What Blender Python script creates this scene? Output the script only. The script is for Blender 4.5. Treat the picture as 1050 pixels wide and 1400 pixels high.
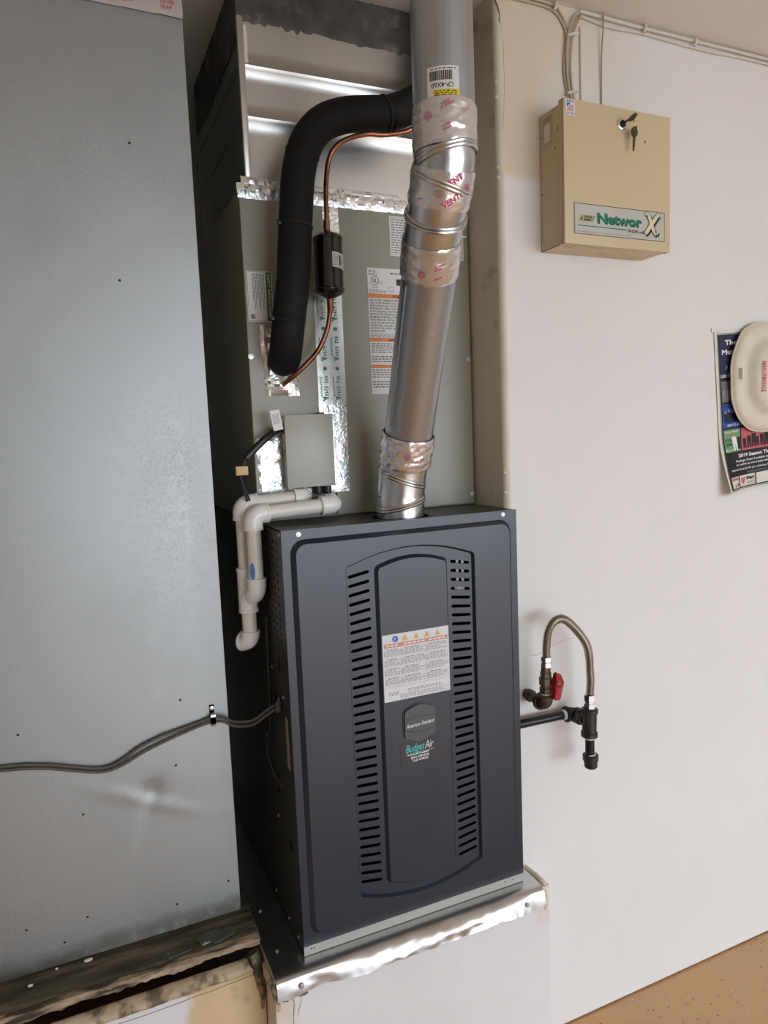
import bpy, bmesh, math, random
from mathutils import Vector, Matrix, noise
from mathutils.geometry import tessellate_polygon

# ------------------------------------------------------------------ camera, world, light, exposure
scene = bpy.context.scene
for o in list(bpy.data.objects):
    bpy.data.objects.remove(o)
COL = scene.collection
PI = math.pi

CAM_H = 1.512                                   # eye height above the garage floor
yaw, pitch, roll = math.radians(23.84), math.radians(6.10), math.radians(-2.307)
fwd = Vector((math.sin(yaw) * math.cos(pitch), math.cos(yaw) * math.cos(pitch), -math.sin(pitch)))
rgt = Vector((math.cos(yaw), -math.sin(yaw), 0))
upv = rgt.cross(fwd)
r2 = math.cos(roll) * rgt + math.sin(roll) * upv
u2 = -math.sin(roll) * rgt + math.cos(roll) * upv
cd = bpy.data.cameras.new('camera')
cd.sensor_fit = 'VERTICAL'
cd.sensor_height = 36.0
cd.sensor_width = 27.0
cd.lens = 965.0 / 1400.0 * 36.0
cd.clip_start = 0.02
cam = bpy.data.objects.new('camera', cd)
COL.objects.link(cam)
cam.matrix_world = Matrix(((r2.x, u2.x, -fwd.x, 0), (r2.y, u2.y, -fwd.y, 0), (r2.z, u2.z, -fwd.z, CAM_H), (0, 0, 0, 1)))
scene.camera = cam

world = bpy.data.worlds.new('sky')
scene.world = world
world.use_nodes = True
bg = world.node_tree.nodes['Background']
bg.inputs['Color'].default_value = (0.84, 0.93, 1.06, 1)
bg.inputs['Strength'].default_value = 5.0

# the open garage door: a portal that guides the daylight through the opening (no light of its own)
DOOR = dict(x0=0.1, x1=4.7, y=-3.4, z1=2.15)
ld = bpy.data.lights.new('garage_door_daylight_offscreen', 'AREA')
ld.shape = 'RECTANGLE'
ld.size, ld.size_y = DOOR['x1'] - DOOR['x0'], DOOR['z1']
ld.cycles.is_portal = True
lo = bpy.data.objects.new('garage_door_daylight_offscreen', ld)
COL.objects.link(lo)
lo.location = ((DOOR['x0'] + DOOR['x1']) / 2, DOOR['y'], DOOR['z1'] / 2)
lo.rotation_euler = (PI / 2, 0, 0)

vs = scene.view_settings
vs.view_transform = 'Standard'
vs.look = 'None'
vs.exposure = 0.42
vs.gamma = 1.0
vs.use_curve_mapping = False
scene.cycles.use_denoising = True
scene.cycles.max_bounces = 10
scene.cycles.diffuse_bounces = 6
scene.cycles.sample_clamp_indirect = 8

rnd = random.Random(7)

# ------------------------------------------------------------------ materials
MATS = {}


def _n(nt, kind, **kw):
    n = nt.nodes.new(kind)
    for k, v in kw.items():
        setattr(n, k, v)
    return n


def mat(name, base, rough=0.5, metal=0.0, spec=0.5, var=0.0, scale=8.0, bump=0.0, bscale=60.0, rvar=0.0, stretch=(1, 1, 1),
        second=None, smask=(0.5, 0.6), sscale=5.0, coat=0.0, detail=4.0):
    """Principled paint / metal with noise-driven colour variation, roughness variation, patches of a second colour and bump."""
    m = bpy.data.materials.new(name)
    m.use_nodes = True
    nt = m.node_tree
    b = nt.nodes['Principled BSDF']
    b.inputs['Base Color'].default_value = (*base, 1)
    b.inputs['Roughness'].default_value = rough
    b.inputs['Metallic'].default_value = metal
    b.inputs['Specular IOR Level'].default_value = spec
    b.inputs['Coat Weight'].default_value = coat
    b.inputs['Coat Roughness'].default_value = 0.1
    geo = _n(nt, 'ShaderNodeNewGeometry')
    mp = _n(nt, 'ShaderNodeMapping')
    mp.inputs['Scale'].default_value = stretch
    nt.links.new(geo.outputs['Position'], mp.inputs['Vector'])
    pos = mp.outputs['Vector']
    col = None
    if var or rvar:
        nz = _n(nt, 'ShaderNodeTexNoise')
        nz.inputs['Scale'].default_value = scale
        nz.inputs['Detail'].default_value = detail
        nt.links.new(pos, nz.inputs['Vector'])
    if var:
        rp = _n(nt, 'ShaderNodeValToRGB')
        rp.color_ramp.elements[0].position = 0.3
        rp.color_ramp.elements[1].position = 0.7
        rp.color_ramp.elements[0].color = (*[c * (1 - var) for c in base], 1)
        rp.color_ramp.elements[1].color = (*[min(1, c * (1 + var)) for c in base], 1)
        nt.links.new(nz.outputs['Fac'], rp.inputs['Fac'])
        col = rp.outputs['Color']
    if second is not None:
        n2 = _n(nt, 'ShaderNodeTexNoise')
        n2.inputs['Scale'].default_value = sscale
        n2.inputs['Detail'].default_value = 6
        nt.links.new(pos, n2.inputs['Vector'])
        mr = _n(nt, 'ShaderNodeMapRange')
        mr.inputs['From Min'].default_value, mr.inputs['From Max'].default_value = smask
        nt.links.new(n2.outputs['Fac'], mr.inputs['Value'])
        mx = _n(nt, 'ShaderNodeMix', data_type='RGBA')
        nt.links.new(mr.outputs['Result'], mx.inputs['Factor'])
        if col:
            nt.links.new(col, mx.inputs['A'])
        else:
            mx.inputs['A'].default_value = (*base, 1)
        mx.inputs['B'].default_value = (*second, 1)
        col = mx.outputs['Result']
    if col:
        nt.links.new(col, b.inputs['Base Color'])
    if rvar:
        mr = _n(nt, 'ShaderNodeMapRange')
        mr.inputs['To Min'].default_value = max(0.02, rough - rvar)
        mr.inputs['To Max'].default_value = min(1, rough + rvar)
        mr.inputs['From Min'].default_value, mr.inputs['From Max'].default_value = 0.3, 0.7
        nt.links.new(nz.outputs['Fac'], mr.inputs['Value'])
        nt.links.new(mr.outputs['Result'], b.inputs['Roughness'])
    if bump:
        nb = _n(nt, 'ShaderNodeTexNoise')
        nb.inputs['Scale'].default_value = bscale
        nb.inputs['Detail'].default_value = 5
        nt.links.new(pos, nb.inputs['Vector'])
        bp = _n(nt, 'ShaderNodeBump')
        bp.inputs['Strength'].default_value = bump
        bp.inputs['Distance'].default_value = 0.004
        nt.links.new(nb.outputs['Fac'], bp.inputs['Height'])
        nt.links.new(bp.outputs['Normal'], b.inputs['Normal'])
    MATS[name] = m
    return m


def tree(m):
    return m.node_tree, m.node_tree.nodes['Principled BSDF']


def region(nt, axis, lo_, hi_, wob=0.0, wscale=9.0):
    """0..1 mask that rises from lo_ to hi_ along a world axis, its edge wobbled by noise."""
    geo = _n(nt, 'ShaderNodeNewGeometry')
    sp = _n(nt, 'ShaderNodeSeparateXYZ')
    nt.links.new(geo.outputs['Position'], sp.inputs[0])
    v = sp.outputs[axis]
    if wob:
        nz = _n(nt, 'ShaderNodeTexNoise')
        nz.inputs['Scale'].default_value = wscale
        nz.inputs['Detail'].default_value = 5
        nt.links.new(geo.outputs['Position'], nz.inputs['Vector'])
        ma = _n(nt, 'ShaderNodeMath', operation='MULTIPLY_ADD')
        nt.links.new(nz.outputs['Fac'], ma.inputs[0])
        ma.inputs[1].default_value = wob * 2
        ma.inputs[2].default_value = -wob
        ad = _n(nt, 'ShaderNodeMath', operation='ADD')
        nt.links.new(v, ad.inputs[0])
        nt.links.new(ma.outputs[0], ad.inputs[1])
        v = ad.outputs[0]
    mr = _n(nt, 'ShaderNodeMapRange')
    mr.inputs['From Min'].default_value, mr.inputs['From Max'].default_value = lo_, hi_
    nt.links.new(v, mr.inputs['Value'])
    return mr.outputs['Result']


def mul(nt, a, b_):
    ma = _n(nt, 'ShaderNodeMath', operation='MULTIPLY')
    nt.links.new(a, ma.inputs[0])
    if isinstance(b_, (int, float)):
        ma.inputs[1].default_value = b_
    else:
        nt.links.new(b_, ma.inputs[1])
    return ma.outputs[0]


def overlay(m, fac, colour):
    """mix a further colour over whatever feeds Base Color, by a mask."""
    nt, b = tree(m)
    s = b.inputs['Base Color']
    mx = _n(nt, 'ShaderNodeMix', data_type='RGBA')
    nt.links.new(fac, mx.inputs['Factor'])
    if s.is_linked:
        nt.links.new(s.links[0].from_socket, mx.inputs['A'])
    else:
        mx.inputs['A'].default_value = s.default_value
    mx.inputs['B'].default_value = (*colour, 1)
    nt.links.new(mx.outputs['Result'], s)


def noise_mask(nt, scale, lo_, hi_, detail=4, stretch=(1, 1, 1)):
    geo = _n(nt, 'ShaderNodeNewGeometry')
    mp = _n(nt, 'ShaderNodeMapping')
    mp.inputs['Scale'].default_value = stretch
    nt.links.new(geo.outputs['Position'], mp.inputs['Vector'])
    nz = _n(nt, 'ShaderNodeTexNoise')
    nz.inputs['Scale'].default_value = scale
    nz.inputs['Detail'].default_value = detail
    nt.links.new(mp.outputs['Vector'], nz.inputs['Vector'])
    mr = _n(nt, 'ShaderNodeMapRange')
    mr.inputs['From Min'].default_value, mr.inputs['From Max'].default_value = lo_, hi_
    nt.links.new(nz.outputs['Fac'], mr.inputs['Value'])
    return mr.outputs['Result']


# wall: white paint, a band of older cream paint in the upper corner beside the alcove
wallm = mat('wall_paint', (0.78, 0.765, 0.745), 0.55, var=0.02, scale=3, bump=0.12, bscale=30)
nt, _b = tree(wallm)
cream_x = region(nt, 0, 1.06, 0.985, 0.02)
cream_z = region(nt, 2, 2.055, 2.075, 0.012)
overlay(wallm, mul(nt, cream_x, cream_z), (0.70, 0.61, 0.47))
overlay(wallm, mul(nt, region(nt, 2, 2.15, 2.42, 0.05), region(nt, 0, 1.30, 1.05, 0.06)), (0.72, 0.63, 0.49))
scuff = noise_mask(nt, 55, 0.72, 0.78, 3, (1, 1, 0.5))
overlay(wallm, mul(nt, scuff, 0.35), (0.42, 0.40, 0.38))
beadm = mat('corner_bead_paint', (0.70, 0.66, 0.52), 0.5, var=0.05, scale=12, bump=0.1, bscale=50)
jambm = mat('jamb_paint', (0.68, 0.60, 0.47), 0.6, var=0.05, scale=7, bump=0.15, bscale=40, second=(0.46, 0.39, 0.29), smask=(0.60, 0.72), sscale=14)
ceilm = mat('ceiling_paint', (0.82, 0.80, 0.76), 0.7, var=0.02, scale=4, bump=0.15, bscale=25)
roomm = mat('far_wall_paint', (0.42, 0.41, 0.39), 0.7)
beigem = mat('low_wall_paint', (0.66, 0.49, 0.28), 0.55, var=0.06, scale=8, bump=0.15, bscale=40, second=(0.42, 0.28, 0.14), smask=(0.62, 0.72), sscale=10)
nt, _b = tree(beigem)
overlay(beigem, region(nt, 0, 0.135, 0.115, 0.03, 20), (0.72, 0.70, 0.70))
platm = mat('platform_paint', (0.74, 0.72, 0.71), 0.55, var=0.03, scale=6, bump=0.2, bscale=35)
nt, _b = tree(platm)
overlay(platm, mul(nt, mul(nt, region(nt, 0, 0.335, 0.305, 0.015), region(nt, 2, 0.30, 0.40, 0.04)), 0.7), (0.66, 0.53, 0.36))
overlay(platm, mul(nt, mul(nt, region(nt, 2, 0.40, 0.46, 0.03), noise_mask(nt, 12, 0.45, 0.6)), 0.8), (0.66, 0.56, 0.42))
overlay(platm, mul(nt, mul(nt, mul(nt, region(nt, 0, 0.89, 0.93, 0.02), region(nt, 2, 0.33, 0.40, 0.03)), noise_mask(nt, 15, 0.42, 0.6)), 0.55), (0.62, 0.47, 0.31))
floorm = mat('epoxy_floor', (0.60, 0.36, 0.17), 0.32, var=0.05, scale=5)
nt, _b = tree(floorm)
for sc_, th, colr in ((90, 0.13, (0.78, 0.68, 0.52)), (75, 0.12, (0.06, 0.035, 0.02)), (130, 0.12, (0.65, 0.52, 0.36))):
    geo = _n(nt, 'ShaderNodeNewGeometry')
    vo = _n(nt, 'ShaderNodeTexVoronoi')
    vo.inputs['Scale'].default_value = sc_
    mp = _n(nt, 'ShaderNodeMapping')
    mp.inputs['Location'].default_value = (sc_ * 0.13, sc_ * 0.07, 0)
    nt.links.new(geo.outputs['Position'], mp.inputs['Vector'])
    nt.links.new(mp.outputs['Vector'], vo.inputs['Vector'])
    mr = _n(nt, 'ShaderNodeMapRange')
    mr.inputs['From Min'].default_value, mr.inputs['From Max'].default_value = th + 0.04, th
    nt.links.new(vo.outputs['Distance'], mr.inputs['Value'])
    # only some cells carry a flake
    sp = _n(nt, 'ShaderNodeSeparateColor')
    nt.links.new(vo.outputs['Color'], sp.inputs[0])
    gt = _n(nt, 'ShaderNodeMath', operation='GREATER_THAN')
    gt.inputs[1].default_value = 0.72
    nt.links.new(sp.outputs[0], gt.inputs[0])
    overlay(floorm, mul(nt, mr.outputs['Result'], gt.outputs[0]), colr)

galv = mat('galvanized_sheet', (0.38, 0.40, 0.395), 0.50, 0.85, var=0.07, scale=300, rvar=0.05, detail=1)
nt, _b = tree(galv)
overlay(galv, mul(nt, noise_mask(nt, 6, 0.52, 0.8, 6, (1, 1, 0.6)), 0.35), (0.27, 0.28, 0.28))
overlay(galv, mul(nt, mul(nt, region(nt, 2, 0.548, 0.512, 0.022, 18), noise_mask(nt, 70, 0.12, 0.48)), 0.75), (0.15, 0.13, 0.09))
overlay(galv, mul(nt, noise_mask(nt, 30, 0.735, 0.79, 5, (1, 1, 0.5)), 0.3), (0.62, 0.64, 0.64))
plenm = mat('bright_galvanized', (0.70, 0.69, 0.65), 0.34, 0.95, var=0.04, scale=200, detail=2)
nt, _b = tree(plenm)
traym = mat('tray_sheet', (0.60, 0.61, 0.61), 0.28, 0.98)
fluem = mat('flue_sheet', (0.46, 0.50, 0.55), 0.36, 0.95, var=0.06, scale=30, stretch=(8, 8, 0.3))
elbm = mat('aluminium_elbow', (0.64, 0.67, 0.71), 0.27, 1.0, bump=0.10, bscale=60)
seamm = mat('elbow_seam', (0.66, 0.66, 0.64), 0.25, 1.0)
foilm = mat('foil_tape', (0.86, 0.86, 0.84), 0.26, 0.75, bump=0.35, bscale=130)
nt, _b = tree(foilm)
overlay(foilm, mul(nt, mul(nt, noise_mask(nt, 150, 0.56, 0.60, 2), noise_mask(nt, 22, 0.54, 0.60)), 0.9), (0.03, 0.24, 0.21))
foilpaper = mat('printed_foil_tape', (0.58, 0.60, 0.57), 0.32, 0.6, bump=0.15, bscale=90)
pinkfoil = mat('clear_foil_tape', (0.78, 0.76, 0.77), 0.26, 0.8, bump=0.5, bscale=60)
nt, _b = tree(pinkfoil)
doorm = mat('door_paint', (0.012, 0.020, 0.036), 0.29, 0.0, 0.65, var=0.05, scale=4, bump=0.03, bscale=220)
nt, _b = tree(doorm)
overlay(doorm, mul(nt, noise_mask(nt, 5, 0.55, 0.75, 6), 0.3), (0.032, 0.040, 0.052))
cabm = mat('cabinet_paint', (0.045, 0.044, 0.036), 0.42, 0.0, 0.5, var=0.1, scale=9)
insidem = mat('cabinet_inside', (0.012, 0.012, 0.012), 0.8)
coilm = mat('coil_cabinet_paint', (0.30, 0.295, 0.24), 0.38, 0.0, 0.5, var=0.03, scale=4, bump=0.02, bscale=200)
jboxm = mat('switch_box_paint', (0.42, 0.425, 0.375), 0.4, var=0.02)
mast = mat('mastic', (0.085, 0.08, 0.072), 0.6, var=0.35, scale=25, bump=0.5, bscale=45, second=(0.22, 0.21, 0.19), smask=(0.58, 0.72), sscale=18)
rubber = mat('pipe_insulation', (0.007, 0.007, 0.007), 0.7, 0.0, 0.3, bump=0.05, bscale=200)
blackg = mat('drier_paint', (0.006, 0.006, 0.007), 0.12, 0.0, 0.6, coat=0.4)
blackp = mat('black_plastic', (0.012, 0.012, 0.012), 0.4)
copper = mat('copper', (0.36, 0.155, 0.095), 0.34, 1.0, var=0.3, scale=25, second=(0.16, 0.07, 0.045), smask=(0.52, 0.72), sscale=14)
pvc = mat('pvc_pipe', (0.82, 0.78, 0.70), 0.34, 0.0, 0.5, var=0.02, scale=20)
pvcf = mat('pvc_fitting', (0.86, 0.85, 0.82), 0.22, 0.0, 0.5)
bluep = mat('blue_primer', (0.10, 0.27, 0.55), 0.5, var=0.3, scale=60)
gaswire = mat('grey_cable', (0.08, 0.072, 0.058), 0.5)
blackpipe = mat('black_iron', (0.016, 0.016, 0.018), 0.28, 0.3, 0.5)
castiron = mat('malleable_iron', (0.05, 0.048, 0.045), 0.45, 0.6, var=0.2, scale=40, bump=0.1, bscale=120)
rusty = mat('old_iron', (0.085, 0.06, 0.042), 0.55, 0.5, var=0.4, scale=35, second=(0.18, 0.15, 0.11), smask=(0.56, 0.7), sscale=22)
brass = mat('aged_brass', (0.15, 0.115, 0.075), 0.45, 0.7, var=0.25, scale=30)
flexm = mat('stainless_hose', (0.55, 0.51, 0.46), 0.33, 1.0)
chrome = mat('chrome_nut', (0.75, 0.75, 0.75), 0.15, 1.0)
redm = mat('red_handle', (0.34, 0.012, 0.02), 0.4)
dope = mat('pipe_dope', (0.6, 0.58, 0.55), 0.6)
boxm = mat('alarm_box_paint', (0.65, 0.52, 0.33), 0.42, 0.0, 0.4, var=0.015, scale=6, bump=0.04, bscale=300)
plate_m = mat('nameplate_silver', (0.53, 0.53, 0.48), 0.4, 0.2, var=0.03)
white = mat('white_paper', (0.72, 0.72, 0.74), 0.5)
wlab = mat('white_label', (0.74, 0.74, 0.72), 0.45)
inkk = mat('black_ink', (0.012, 0.012, 0.012), 0.5)
inkg = mat('grey_ink', (0.22, 0.22, 0.24), 0.6)
inkfine = mat('fine_print_ink', (0.16, 0.16, 0.17), 0.6)
orange = mat('orange_ink', (0.70, 0.22, 0.04), 0.5)
redbar = mat('faded_red_ink', (0.62, 0.26, 0.20), 0.5)
yel = mat('yellow_ink', (0.80, 0.62, 0.02), 0.5)
amber = mat('amber_ink', (0.75, 0.47, 0.13), 0.5)
blue_i = mat('blue_ink', (0.06, 0.14, 0.55), 0.5)
green_d = mat('dark_green_ink', (0.01, 0.12, 0.06), 0.45)
green_n = mat('logo_green', (0.0, 0.20, 0.11), 0.4)
green_dk = mat('logo_shadow', (0.01, 0.035, 0.025), 0.4)
creamx = mat('logo_cream', (0.74, 0.66, 0.46), 0.4)
teal = mat('logo_teal', (0.08, 0.55, 0.52), 0.5)
whitei = mat('white_ink', (0.80, 0.80, 0.80), 0.5)
darkst = mat('dark_sticker', (0.035, 0.032, 0.038), 0.4)
badgem = mat('badge_grey', (0.075, 0.078, 0.08), 0.38)
redi = mat('red_ink', (0.55, 0.04, 0.06), 0.5)
pinki = mat('pink_ink', (0.60, 0.05, 0.20), 0.45)
nearblk = mat('poster_black', (0.012, 0.012, 0.016), 0.3)
navy = mat('poster_navy', (0.018, 0.024, 0.07), 0.3)
pblue = mat('poster_blue', (0.02, 0.09, 0.42), 0.3)
pgreen = mat('poster_green', (0.16, 0.34, 0.17), 0.3)
pred = mat('poster_red', (0.60, 0.12, 0.14), 0.3)
pgrey = mat('poster_grey', (0.16, 0.14, 0.15), 0.3)
pskin = mat('poster_skin', (0.42, 0.24, 0.16), 0.4)
pcream = mat('poster_cream', (0.72, 0.70, 0.62), 0.35)
hatm = mat('hat_cloth', (0.72, 0.66, 0.53), 0.6, var=0.04, scale=15, bump=0.1, bscale=90)
woodd = mat('dirty_wood', (0.080, 0.068, 0.040), 0.75, var=0.6, scale=10, stretch=(0.8, 4, 4), bump=0.8, bscale=16, second=(0.24, 0.185, 0.12), smask=(0.50, 0.66), sscale=5)
woodl = mat('splintered_wood', (0.34, 0.255, 0.165), 0.75, var=0.5, scale=18, stretch=(0.7, 2, 5), bump=0.9, bscale=40, second=(0.06, 0.045, 0.028), smask=(0.50, 0.58), sscale=14)
trimm = mat('old_trim_paint', (0.50, 0.39, 0.25), 0.6, var=0.15, scale=14, bump=0.6, bscale=50, second=(0.14, 0.105, 0.06), smask=(0.50, 0.60), sscale=20)
chipm = mat('paint_chip', (0.72, 0.68, 0.6), 0.6)
wirew = mat('old_white_wire', (0.52, 0.45, 0.34), 0.5)
wirep = mat('painted_wire', (0.70, 0.66, 0.60), 0.55)
screwm = mat('zinc_screw', (0.62, 0.62, 0.60), 0.35, 1.0)
keym = mat('tarnished_key', (0.10, 0.085, 0.06), 0.38, 0.8)
concr = mat('driveway_concrete', (0.42, 0.40, 0.37), 0.85, var=0.05)
tanm = mat('masking_tape', (0.62, 0.48, 0.24), 0.6)
crackm = mat('plaster_crack', (0.22, 0.19, 0.16), 0.9)

# ------------------------------------------------------------------ object helpers
ORG = {}


def link(name, me, m, parent=None, origin=None):
    o = bpy.data.objects.new(name, me)
    COL.objects.link(o)
    if m:
        me.materials.append(m)
    if parent is not None:
        o.parent = parent
        off = ORG[parent.name]
        me.transform(Matrix.Translation(-off))
        ORG[o.name] = off
    else:
        if origin is None:
            vs_ = [v.co for v in me.vertices]
            origin = Vector(((min(v.x for v in vs_) + max(v.x for v in vs_)) / 2, (min(v.y for v in vs_) + max(v.y for v in vs_)) / 2, min(v.z for v in vs_)))
        origin = Vector(origin)
        me.transform(Matrix.Translation(-origin))
        o.location = origin
        ORG[o.name] = origin
    return o


def obj(name, bm, m, parent=None, smooth=35, bevel=0.0, origin=None, seg=2):
    if bevel:
        bmesh.ops.remove_doubles(bm, verts=bm.verts, dist=1e-6)
        es = [e for e in bm.edges if len(e.link_faces) == 2 and e.calc_face_angle(0) > 0.6]
        bmesh.ops.bevel(bm, geom=es, offset=bevel, segments=seg, affect='EDGES', profile=0.5, clamp_overlap=True)
    bmesh.ops.recalc_face_normals(bm, faces=bm.faces)
    me = bpy.data.meshes.new(name)
    bm.to_mesh(me)
    bm.free()
    if smooth and len(me.polygons):
        me.polygons.foreach_set('use_smooth', [True] * len(me.polygons))
        me.set_sharp_from_angle(angle=math.radians(smooth))
    return link(name, me, m, parent, origin)


def thing(name, label, cat, loc, group=None):
    o = bpy.data.objects.new(name, None)
    COL.objects.link(o)
    o.empty_display_size = 0.05
    o.location = loc
    ORG[o.name] = Vector(loc)
    return tag(o, label, cat, group)


def tag(o, label=None, cat=None, group=None, kind=None):
    if label:
        o['label'] = label
    if cat:
        o['category'] = cat
    if group:
        o['group'] = group
    if kind:
        o['kind'] = kind
    return o


def struct(name, bm, m, label, cat, bevel=0.0, smooth=35, seg=2):
    return tag(obj(name, bm, m, None, smooth, bevel, None, seg), label, cat, kind='structure')


# ------------------------------------------------------------------ shape helpers
def B():
    return bmesh.new()


def box(bm, x0, x1, y0, y1, z0, z1):
    v = [bm.verts.new((x, y, z)) for z in (z0, z1) for y in (y0, y1) for x in (x0, x1)]
    for f in ((0, 2, 3, 1), (4, 5, 7, 6), (0, 1, 5, 4), (2, 6, 7, 3), (0, 4, 6, 2), (1, 3, 7, 5)):
        bm.faces.new([v[i] for i in f])
    return bm


def BX(*a):
    return box(B(), *a)


def cr(pts, k=6):
    """Catmull-Rom through the points."""
    P_ = [Vector(p) for p in pts]
    P_ = [P_[0] * 2 - P_[1]] + P_ + [P_[-1] * 2 - P_[-2]]
    out = []
    for i in range(1, len(P_) - 2):
        a, b, c, d = P_[i - 1:i + 3]
        for j in range(k):
            t = j / k
            out.append(0.5 * ((2 * b) + (c - a) * t + (2 * a - 5 * b + 4 * c - d) * t * t + (3 * b - a - 3 * c + d) * t ** 3))
    out.append(P_[-2])
    return out


def frames(pts):
    pts = [Vector(p) for p in pts]
    T = []
    for i in range(len(pts)):
        a = pts[max(0, i - 1)]
        b = pts[min(len(pts) - 1, i + 1)]
        if 0 < i < len(pts) - 1:
            t = (pts[i] - a).normalized() + (b - pts[i]).normalized()
        else:
            t = b - a
        T.append(t.normalized())
    n = T[0].orthogonal().normalized()
    if abs(T[0].z) > 0.7:
        n = (Vector((1, 0, 0)) - T[0] * T[0].x).normalized()
    N = [n]
    for i in range(1, len(pts)):
        q = T[i - 1].rotation_difference(T[i])
        n = q @ N[-1]
        n = (n - T[i] * n.dot(T[i])).normalized()
        N.append(n)
    return pts, T, N


def tube(bm, pts, r, n=12, caps=True, mitre=False, jitter=0.0):
    pts, T, N = frames(pts)
    rs = r if isinstance(r, (list, tuple)) else [r] * len(pts)
    rings = []
    for i, (p, t, u) in enumerate(zip(pts, T, N)):
        w = t.cross(u)
        tin = (pts[i] - pts[i - 1]).normalized() if i else (pts[1] - pts[0]).normalized()
        ring = []
        for k in range(n):
            a = 2 * PI * k / n
            rr = rs[i] + (rnd.uniform(-jitter, jitter) if jitter else 0)
            o_ = (u * math.cos(a) + w * math.sin(a)) * rr
            if mitre and 0 < i < len(pts) - 1:
                o2 = o_ - tin * o_.dot(tin)
                if o2.length > 1e-9:
                    o2 = o2.normalized() * rr
                o_ = o2 - tin * (o2.dot(t) / tin.dot(t))
            ring.append(bm.verts.new(p + o_))
        rings.append(ring)
    for a, b in zip(rings, rings[1:]):
        for k in range(n):
            bm.faces.new((a[k], a[(k + 1) % n], b[(k + 1) % n], b[k]))
    if caps:
        bm.faces.new(rings[0][::-1])
        bm.faces.new(rings[-1])
    return bm


def torus(bm, c, axis, R_, r, n=28, m=8):
    axis = Vector(axis).normalized()
    u = axis.orthogonal().normalized()
    w = axis.cross(u)
    c = Vector(c)
    rings = []
    for i in range(n):
        a = 2 * PI * i / n
        d = u * math.cos(a) + w * math.sin(a)
        rings.append([bm.verts.new(c + d * (R_ + r * math.cos(2 * PI * j / m)) + axis * r * math.sin(2 * PI * j / m)) for j in range(m)])
    for i in range(n):
        a, b = rings[i], rings[(i + 1) % n]
        for j in range(m):
            bm.faces.new((a[j], b[j], b[(j + 1) % m], a[(j + 1) % m]))
    return bm


def lathe(bm, base, axis, prof, n=20):
    """prof: list of (distance along axis, radius)"""
    base, axis = Vector(base), Vector(axis).normalized()
    u = axis.orthogonal().normalized()
    w = axis.cross(u)
    rings = []
    for h, r in prof:
        if r <= 1e-7:
            rings.append([bm.verts.new(base + axis * h)])
        else:
            rings.append([bm.verts.new(base + axis * h + (u * math.cos(2 * PI * k / n) + w * math.sin(2 * PI * k / n)) * r) for k in range(n)])
    for a, b in zip(rings, rings[1:]):
        for k in range(n):
            if len(a) == 1 and len(b) == 1:
                break
            if len(a) == 1:
                bm.faces.new((a[0], b[(k + 1) % n], b[k]))
            elif len(b) == 1:
                bm.faces.new((a[k], a[(k + 1) % n], b[0]))
            else:
                bm.faces.new((a[k], a[(k + 1) % n], b[(k + 1) % n], b[k]))
    for ring, flip in ((rings[0], 1), (rings[-1], 0)):
        if len(ring) > 1:
            bm.faces.new(ring[::-1] if flip else ring)
    return bm


def plate(bm, loops, mp, d0, d1):
    """Flat plate with holes. loops[0] is the outline, the rest are holes; mp(a, b, d) maps 2D + depth to 3D; front at d0, back at d1."""
    flat = [p for lp in loops for p in lp]
    tris = tessellate_polygon([[Vector((a, b, 0)) for a, b in lp] for lp in loops])
    for d in (d0, d1):
        vv = [bm.verts.new(mp(a, b, d)) for a, b in flat]
        for t in tris:
            try:
                bm.faces.new([vv[i] for i in (t if d == d0 else t[::-1])])
            except ValueError:
                pass
        if d == d0:
            v0 = vv
    i0 = 0
    for lp in loops:
        n = len(lp)
        for k in range(n):
            a, b = i0 + k, i0 + (k + 1) % n
            bm.faces.new((v0[a], v0[b], vv[b], vv[a]))
        i0 += n
    return bm


def ringfaces(bm, la, da, lb, db, mp):
    A = [bm.verts.new(mp(a, b, da)) for a, b in la]
    Bv = [bm.verts.new(mp(a, b, db)) for a, b in lb]
    n = len(A)
    for k in range(n):
        bm.faces.new((A[k], A[(k + 1) % n], Bv[(k + 1) % n], Bv[k]))


def rrect(x0, x1, z0, z1, r, n=6):
    out = []
    for cx, cz, a0 in ((x1 - r, z1 - r, 0), (x0 + r, z1 - r, 90), (x0 + r, z0 + r, 180), (x1 - r, z0 + r, 270)):
        for k in range(n + 1):
            a = math.radians(a0 + 90 * k / n)
            out.append((cx + r * math.cos(a), cz + r * math.sin(a)))
    return out


def archloop(x0, x1, zc, za, bc, ba, r, n=5, m=14):
    """Closed outline with straight sides, a shallow arch on top (corner height zc, apex za) and a mirrored one below (bc, ba)."""
    out = []
    xm = (x0 + x1) / 2
    h = (x1 - x0) / 2 - r

    def top(x):
        return za - (za - zc) * ((x - xm) / h) ** 2

    def bot(x):
        return ba + (bc - ba) * ((x - xm) / h) ** 2
    for k in range(n):
        a = math.radians(90 * k / n)
        out.append((x1 - r + r * math.cos(a), zc - r + r * math.sin(a)))
    for k in range(m + 1):
        x = x1 - r - 2 * h * k / m
        out.append((x, top(x)))
    for k in range(1, n + 1):
        a = math.radians(90 + 90 * k / n)
        out.append((x0 + r + r * math.cos(a), zc - r + r * math.sin(a)))
    for k in range(n):
        a = math.radians(180 + 90 * k / n)
        out.append((x0 + r + r * math.cos(a), bc + r + r * math.sin(a)))
    for k in range(m + 1):
        x = x0 + r + 2 * h * k / m
        out.append((x, bot(x)))
    for k in range(1, n + 1):
        a = math.radians(270 + 90 * k / n)
        out.append((x1 - r + r * math.cos(a), bc + r + r * math.sin(a)))
    return out


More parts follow.
